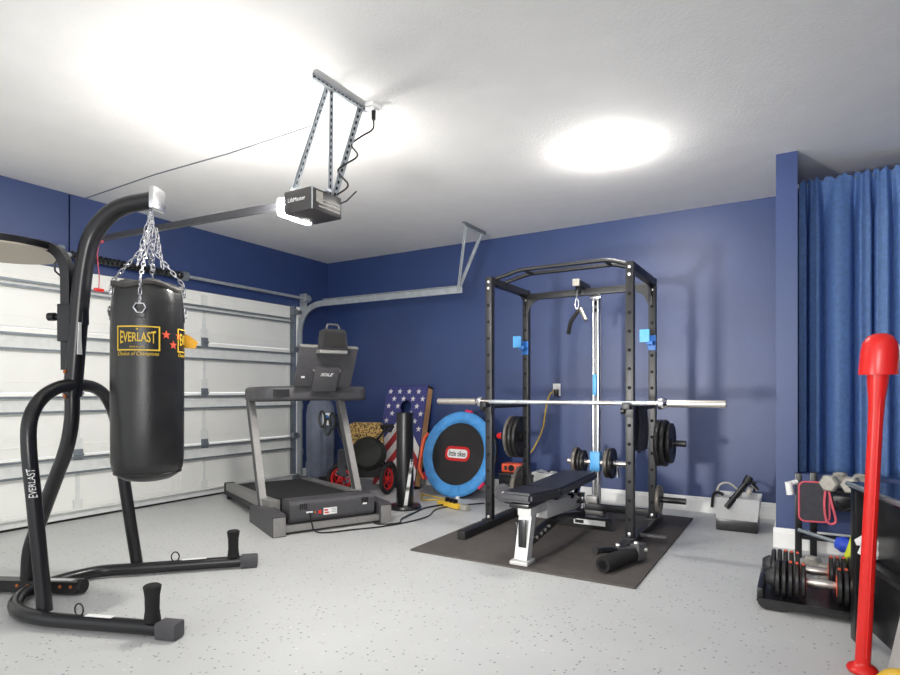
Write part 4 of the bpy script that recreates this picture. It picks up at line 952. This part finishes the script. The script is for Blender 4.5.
# ------------------------------------------------------------------ dumbbell rack at right
t = thing('dumbbell_rack', 'small black steel dumbbell rack before the knee wall under the curtain', 'dumbbell rack', (.3, 4.42, 0))
for x, y in ((0, 4.44), (.085, 4.53), (.62, 4.44), (.62, 4.56)):
    obj('post', box(BM(), (x, y, .275), (.04, .05, .55), bev=.004), 'black', t)
for z, y in ((.44, 4.5), (.14, 4.45)):
    bm = BM(); box(bm, (.32, y-.045, z), (.6, .03, .02)); box(bm, (.32, y+.045, z), (.6, .03, .02)); obj('shelf_rail', bm, 'black', t, smooth=False)
bm = BM(); tube(bm, [(-.01, 4.37, .5), (-.05, 4.34, .49), (-.055, 4.34, .45)], .016, 10); tube(bm, [(-.055, 4.34, .5), (-.045, 4.34, .42)], .022, 10)
one('white_hook', bm, 'paper', 'white hook on the left post of the small dumbbell rack', 'hook', (-.03, 4.36, .46)) if False else obj('white_hook', bm, 'paper', t, label='white hook')
def hexd(r=.055, L=.2, m='cast'):
    t_ = thing('hex_dumbbell', 'x', 'dumbbell')
    obj('handle', cyl(BM(), (-L/2, 0, 0), (L/2, 0, 0), .015, 12), 'chrome', t_, local=True)
    for s in (-1, 1):
        bm = BM(); lathe(bm, [(0, -.04), (r*.8, -.04), (r, -.025), (r, .025), (r*.8, .04), (0, .04)], Matrix.Translation((s*L/2, 0, 0)) @ AX((0, 0, 0), (1, 0, 0)), 6); obj('head', bm, m, t_, local=True, smooth=False)
    return t_
h1 = hexd(); put(h1, (.2, 4.44, .51), 'grey hex dumbbell front left on top of the small rack', 'grey hex dumbbells'); h1.rotation_euler = (0, 0, 1.25)
h2 = dup(h1, (.31, 4.42, .51), 1.25, 'grey hex dumbbell beside the black desk end on the small rack')
h3 = dup(h1, (.02, 4.0, .05), 1.0, 'grey hex dumbbell on the floor left behind the adjustable dumbbells')
h4 = dup(h1, (.2, 4.02, .05), .9, 'grey hex dumbbell on the floor right behind the adjustable dumbbells')
# belt with pink piping
t = thing('padded_belt', 'black padded belt with pink piping draped over the small dumbbell rack', 'belt', (.08, 4.36, .4))
bm = BM(); prism(bm, rrect(.17, .25, .035), .03, axes((.08, 4.37, .385), (.97, .2, 0), (0, -.0, 1), (.2, -.97, 0))); obj('belt_pad', bm, 'grycloth', t)
ee = [V((.08, 4.37, .385))+V((.97, .2, 0))*x+V((0, 0, 1))*y+V((.2, -.97, 0))*.03 for x, y in rrect(.17, .25, .035)]
obj('piping', tube(BM(), ee, .006, 6, closed=True), 'pipe', t)
bm = BM(); tube(bm, spline([(.15, 4.35, .5), (.14, 4.34, .38), (.15, 4.34, .28), (.175, 4.34, .255), (.2, 4.34, .28), (.18, 4.34, .38), (.155, 4.35, .5)], 6), .0075, 6); obj('loop_end', bm, 'pipe', t, label='pink edged loop')
bm = BM(); box(bm, (.235, 4.38, .385), (.12, .05, .1), bev=.02); tube(bm, [(.2, 4.35, .4), (.24, 4.34, .345), (.29, 4.35, .37)], .006, 6); obj('folded_strap', bm, 'black', t)
# roller stick with blue ball ends
t = thing('roller_stick', 'grey massage stick with blue ball ends leaning low on the rack', 'massage stick', (.13, 4.3, .15))
obj('rod', tube(BM(), [(0, 4.38, .19), (.26, 4.25, .15)], .013, 10), 'galvd', t)
for p in ((.235, 4.262, .153), (.31, 4.225, .143)): obj('ball', lathe(BM(), [(0, -.05), (.036, -.036), (.05, 0), (.036, .036), (0, .05)], AX(p, (.87, -.43, -.1)), 20), 'ballblue', t)
# adjustable dumbbells on tray
t = thing('dumbbell_tray', 'black plastic tray on the floor holding the adjustable dumbbells', 'tray', (.12, 3.52, 0))
bm = BM(); prism(bm, [(-.3, .03), (-.27, 0), (-.18, 0), (-.13, .026), (.13, .026), (.18, 0), (.27, 0), (.3, .03), (.3, .052), (-.3, .052)], .44, axes((.12, 3.72, 0), (1, 0, 0), (0, 0, 1), (0, -1, 0)))
bmesh.ops.bevel(bm, geom=bm.edges[:], offset=.008, segments=2, affect='EDGES'); obj('tray_body', bm, 'black', t)
for s in (-1, 1): obj('tray_end', box(BM(), (.12+s*.285, 3.5, .07), (.03, .4, .06), bev=.01), 'black', t)
def adj():
    t_ = thing('adjustable_dumbbell', 'x', 'dumbbell')
    obj('handle', lathe(BM(), [(.017, -.062), (.021, -.035), (.023, 0), (.021, .035), (.017, .062)], AX((0, 0, 0), (1, 0, 0)), 16), 'steel', t_, local=True)
    for s in (-1, 1):
        for k, r in enumerate((.085, .087, .089, .09, .088)):
            x = s*(.074+k*.0275); bm = BM(); lathe(bm, [(0, -.0105), (r*.93, -.0105), (r, -.006), (r, .006), (r*.93, .0105), (0, .0105)], AX((x, 0, 0), (1, 0, 0)), 30)
            pd = obj('weight_disc', bm, 'plate', t_, local=True)
            if k in (0, 1, 2): bm = BM(); box(bm, (x, -.01, r+.0005), (.012, .035, .004), bev=.001); obj('red_marker', bm, 'orange', pd, local=True)
        bm = BM(); lathe(bm, [(0, 0), (.05, 0), (.05, .012), (.038, .03), (.03, .04), (0, .04)], AX((s*.198, 0, 0), (s, 0, 0)), 20); dl = obj('selector_dial', bm, 'tmdark', t_, local=True)
        bm = BM(); lathe(bm, [(.052, 0), (.054, .004), (.052, .008)], AX((s*.062, 0, 0), (s, 0, 0)), 24); obj('inner_ring', bm, 'orange', t_, local=True)
    return t_
a1 = adj(); put(a1, (.095, 3.375, .144), 'front adjustable dumbbell with black discs on the floor tray', 'adjustable dumbbells on the tray')
a2 = dup(a1, (.07, 3.6, .144), .0, 'rear adjustable dumbbell on the floor tray, nearer the rack')
one('tray_cable', tube(BM(), spline([(-.17, 3.62, .1), (-.2, 3.55, .09), (-.2, 3.45, .08), (-.17, 3.4, .07)], 6), .008, 6), 'black', 'black looped cord at the left end of the dumbbell tray', 'cord', (-.19, 3.5, .08)) if False else None

# ------------------------------------------------------------------ desk, bat and bits at the right edge
E_ = V((.259, -.966, 0)); S_ = V((.966, .259, 0)); DO = V((.19, 3.1, 0)); DR = Matrix((S_, -E_, V((0, 0, 1)))).transposed()
def DP(a, b, z): return DO+S_*a+E_*b+V((0, 0, z))      # a to the right, b towards the camera
t = thing('desk', 'black desk with a glossy top at the right edge of the room', 'desk', DP(.5, .45, 0))
obj('desk_top', prism(BM(), [(0, 0), (1.1, 0), (1.1, -.9), (.12, -.9), (.04, -.87), (.0, -.79)], .028, axes(DP(0, 0, .66), S_, -E_, (0, 0, 1))), 'desk', t, smooth=False)
obj('top_edge', tube(BM(), fillet([DP(-.004, 0, .68), DP(-.004, .9, .68), DP(1.1, .9, .68)], .12), .011, 10), 'galvd', t)
for a, b in ((.028, .03), (.05, .47), (1.06, .03), (1.06, .85)): obj('leg', box(BM(), DP(a, b, .33), (.045, .055, .66), DR, bev=.004), 'black', t)
obj('side_panel', box(BM(), DP(.06, .67, .33), (.02, .42, .66), DR, bev=.002), 'black', t)
obj('side_panel', box(BM(), DP(.075, .26, .517), (.016, .4, .285), DR, bev=.002), 'black', t); obj('side_panel', box(BM(), DP(.075, .26, .2), (.016, .4, .29), DR, bev=.002), 'black', t)
obj('middle_shelf', box(BM(), DP(.56, .42, .36), (1.08, .72, .025), DR, bev=.003), 'black', t)
obj('lower_shelf', box(BM(), DP(.6, .42, .08), (.9, .72, .025), DR, bev=.003), 'black', t)
obj('back_panel', box(BM(), DP(.62, .0, .34), (.9, .012, .64), DR), 'black', t)
for k, (b0, b1, zt) in enumerate(((.42, .53, .28), (.44, .57, .35))):
    bm = BM(); a0, a1 = -.02-.014*k, .036-.008*k
    vs = [bm.verts.new(DP(a, b, z)) for a, b, z in ((a0, b0, .002), (a0, b1, .002), (a1, b1-.01, zt), (a1, b0, zt-.03))]; bm.faces.new(vs); bmesh.ops.solidify(bm, geom=bm.faces[:], thickness=.003)
    one('paper_sheet', bm, 'paper', ['white paper sheet leaning on the desk side, the farther and lower one', 'white paper sheet leaning on the desk side, the nearer and taller one'][k], 'paper', DP(a0, (b0+b1)/2, 0), 'papers leaning on the desk side', smooth=False)
yb_ = V((.292, 2.43, 0))
one('yellow_ball', lathe(BM(), [(0, .001)]+[(.078*math.sin(PI*i/12), .079-.078*math.cos(PI*i/12)) for i in range(1, 12)]+[(0, .157)], Matrix.Translation(yb_), 24), 'yplastic', 'yellow ball on the floor beside the desk at the lower right', 'ball', yb_)
# long red plastic bat standing against the desk edge
ba, bb = V((.212, 2.745, .015)), V((.265, 2.715, 1.31))
t = thing('red_bat', 'long red plastic bat with a domed cap leaning on the black desk', 'bat', (ba.x, ba.y, 0))
bd = (bb-ba).normalized(); BMx = AX(ba, bd)
obj('shaft', lathe(BM(), [(.0, .0), (.026, .0), (.025, .3), (.024, .7), (.024, .95), (.027, 1.04), (.033, 1.1), (.036, 1.14), (0, 1.14)], BMx, 28), 'red', t)
obj('shaft_rib', beam(BM(), ba+bd*.05-V((-.008, .024, 0)), ba+bd*1.05-V((-.008, .024, 0)), .004, .006), 'red', t)
obj('cap', lathe(BM(), [(.03, 1.135), (.062, 1.135), (.063, 1.145), (.06, 1.22), (.055, 1.255), (.04, 1.28), (.02, 1.29), (0, 1.292)], BMx, 32), 'red', t)
obj('foot_flange', lathe(BM(), [(0, -.012), (.05, -.01), (.053, -.002), (.048, .008), (.028, .02), (.025, .03)], BMx, 32), 'red', t)
one('lime_tube', tube(BM(), [(.215, 3.7, .07), (.222, 3.7, .2), (.25, 3.71, .3), (.265, 3.715, .42)], [.016, .02, .019, .007], 14), 'lime', 'lime yellow tapered tube standing on the tray behind the black desk leg', 'tube', (.215, 3.7, .07))
bm = BM(); rc_ = DP(.045, .1, .415)
for k, (dx, dz, s) in enumerate(((0, 0, .045), (.02, .03, .035), (-.022, .03, .03), (.025, -.005, .04))): bmesh.ops.create_icosphere(bm, subdivisions=2, radius=s, matrix=Matrix.Translation(rc_+V((dx, 0, dz))) @ Matrix.Diagonal((1, .5, .8, 1)))
for v in bm.verts: v.co += V((random.uniform(-.006, .006) for _ in range(3)))
one('white_rag', bm, 'paper', 'crumpled white rag on the middle desk shelf by the far leg', 'rag', rc_)
one('white_tube', tube(BM(), [(.31, 2.79, 1.25), (.95, 2.85, .708)], .026, 18), 'paper', 'white tube leaning over the desk behind the red bat cap', 'tube', (.95, 2.72, .7))

# ------------------------------------------------------------------ curtain in the alcove
t = thing('curtain', 'blue gathered curtain hanging in the alcove beside the partition wall', 'curtain', (1.0, 5.0, .3))
bm = BM(); nx, nz = 640, 30; g = []
xa, xb = XP1+.008, XR-.02
for j in range(nz+1):
    f = j/nz; row = []
    for i in range(nx+1):
        s = i/nx; x = xa+(xb-xa)*s
        w = x*56+2.4*math.sin(x*6.1+.5)+1.5*math.sin(x*14.3)
        amp = (.012+.05*min(1, f*9)+.015*f)*(.75+.25*math.sin(x*5+1))
        wx = x-.012*math.sin(w)*min(1, f*6)
        p_ = (.5+.5*math.cos(w))**2.2; y = 4.99+amp*1.9*(p_-.3)+.008*math.sin(2.3*w+.6)
        z = 2.625-f*2.3+(.012*math.sin(w*2)+.006*math.sin(w*5) if j == 0 else 0)
        row.append(bm.verts.new((max(xa, wx), y, z)))
    g.append(row)
for j in range(nz):
    for i in range(nx): bm.faces.new((g[j][i], g[j][i+1], g[j+1][i+1], g[j+1][i]))
bmesh.ops.solidify(bm, geom=bm.faces[:], thickness=.003)
obj('fabric', bm, 'curtain', t, ang=80)
obj('rod', cyl(BM(), (XP1, 5.014, 2.6), (XR, 5.014, 2.6), .006, 12), 'galvd', t)
obj('rod_end', lathe(BM(), [(0, 0), (.02, 0), (.02, .012), (0, .012)], AX((XP1, 5.0, 2.595), (1, 0, 0)), 14), 'whitep', t)

# ------------------------------------------------------------------ light, camera, view
def area(name, loc, target, size, power, col=(1, .98, .95)):
    l = bpy.data.lights.new(name, 'AREA'); l.energy = power; l.size = size; l.color = col
    o = bpy.data.objects.new(name, l); COL.objects.link(o); o.location = loc
    o.rotation_euler = (V(target)-V(loc)).to_track_quat('-Z', 'Y').to_euler(); return o
area('side_flash', (-2.0, 0, .85), (-1.1, 5.2, 1.25), .25, 21).data.spread = math.radians(70)
area('bounce_flash', (-.2, -.9, 1.5), (-.9, .9, 2.74), .9, 60)
w = bpy.data.worlds.new('world'); sc.world = w; w.use_nodes = True
w.node_tree.nodes['Background'].inputs['Color'].default_value = (.95, .97, 1, 1); w.node_tree.nodes['Background'].inputs['Strength'].default_value = 1.35

cam = bpy.data.cameras.new('camera'); co = bpy.data.objects.new('camera', cam); COL.objects.link(co)
co.location = (0, 0, 1.087); co.rotation_euler = (PI/2, 0, .5402)
cam.sensor_width = 36; cam.lens = 581/900*36; cam.shift_y = (391-337.5)/900; cam.clip_start = .02
sc.camera = co
sc.view_settings.view_transform = 'Standard'; sc.view_settings.look = 'None'; sc.view_settings.gamma = 1; sc.view_settings.use_curve_mapping = False
sc.view_settings.exposure = 0.
sc.cycles.use_denoising = True
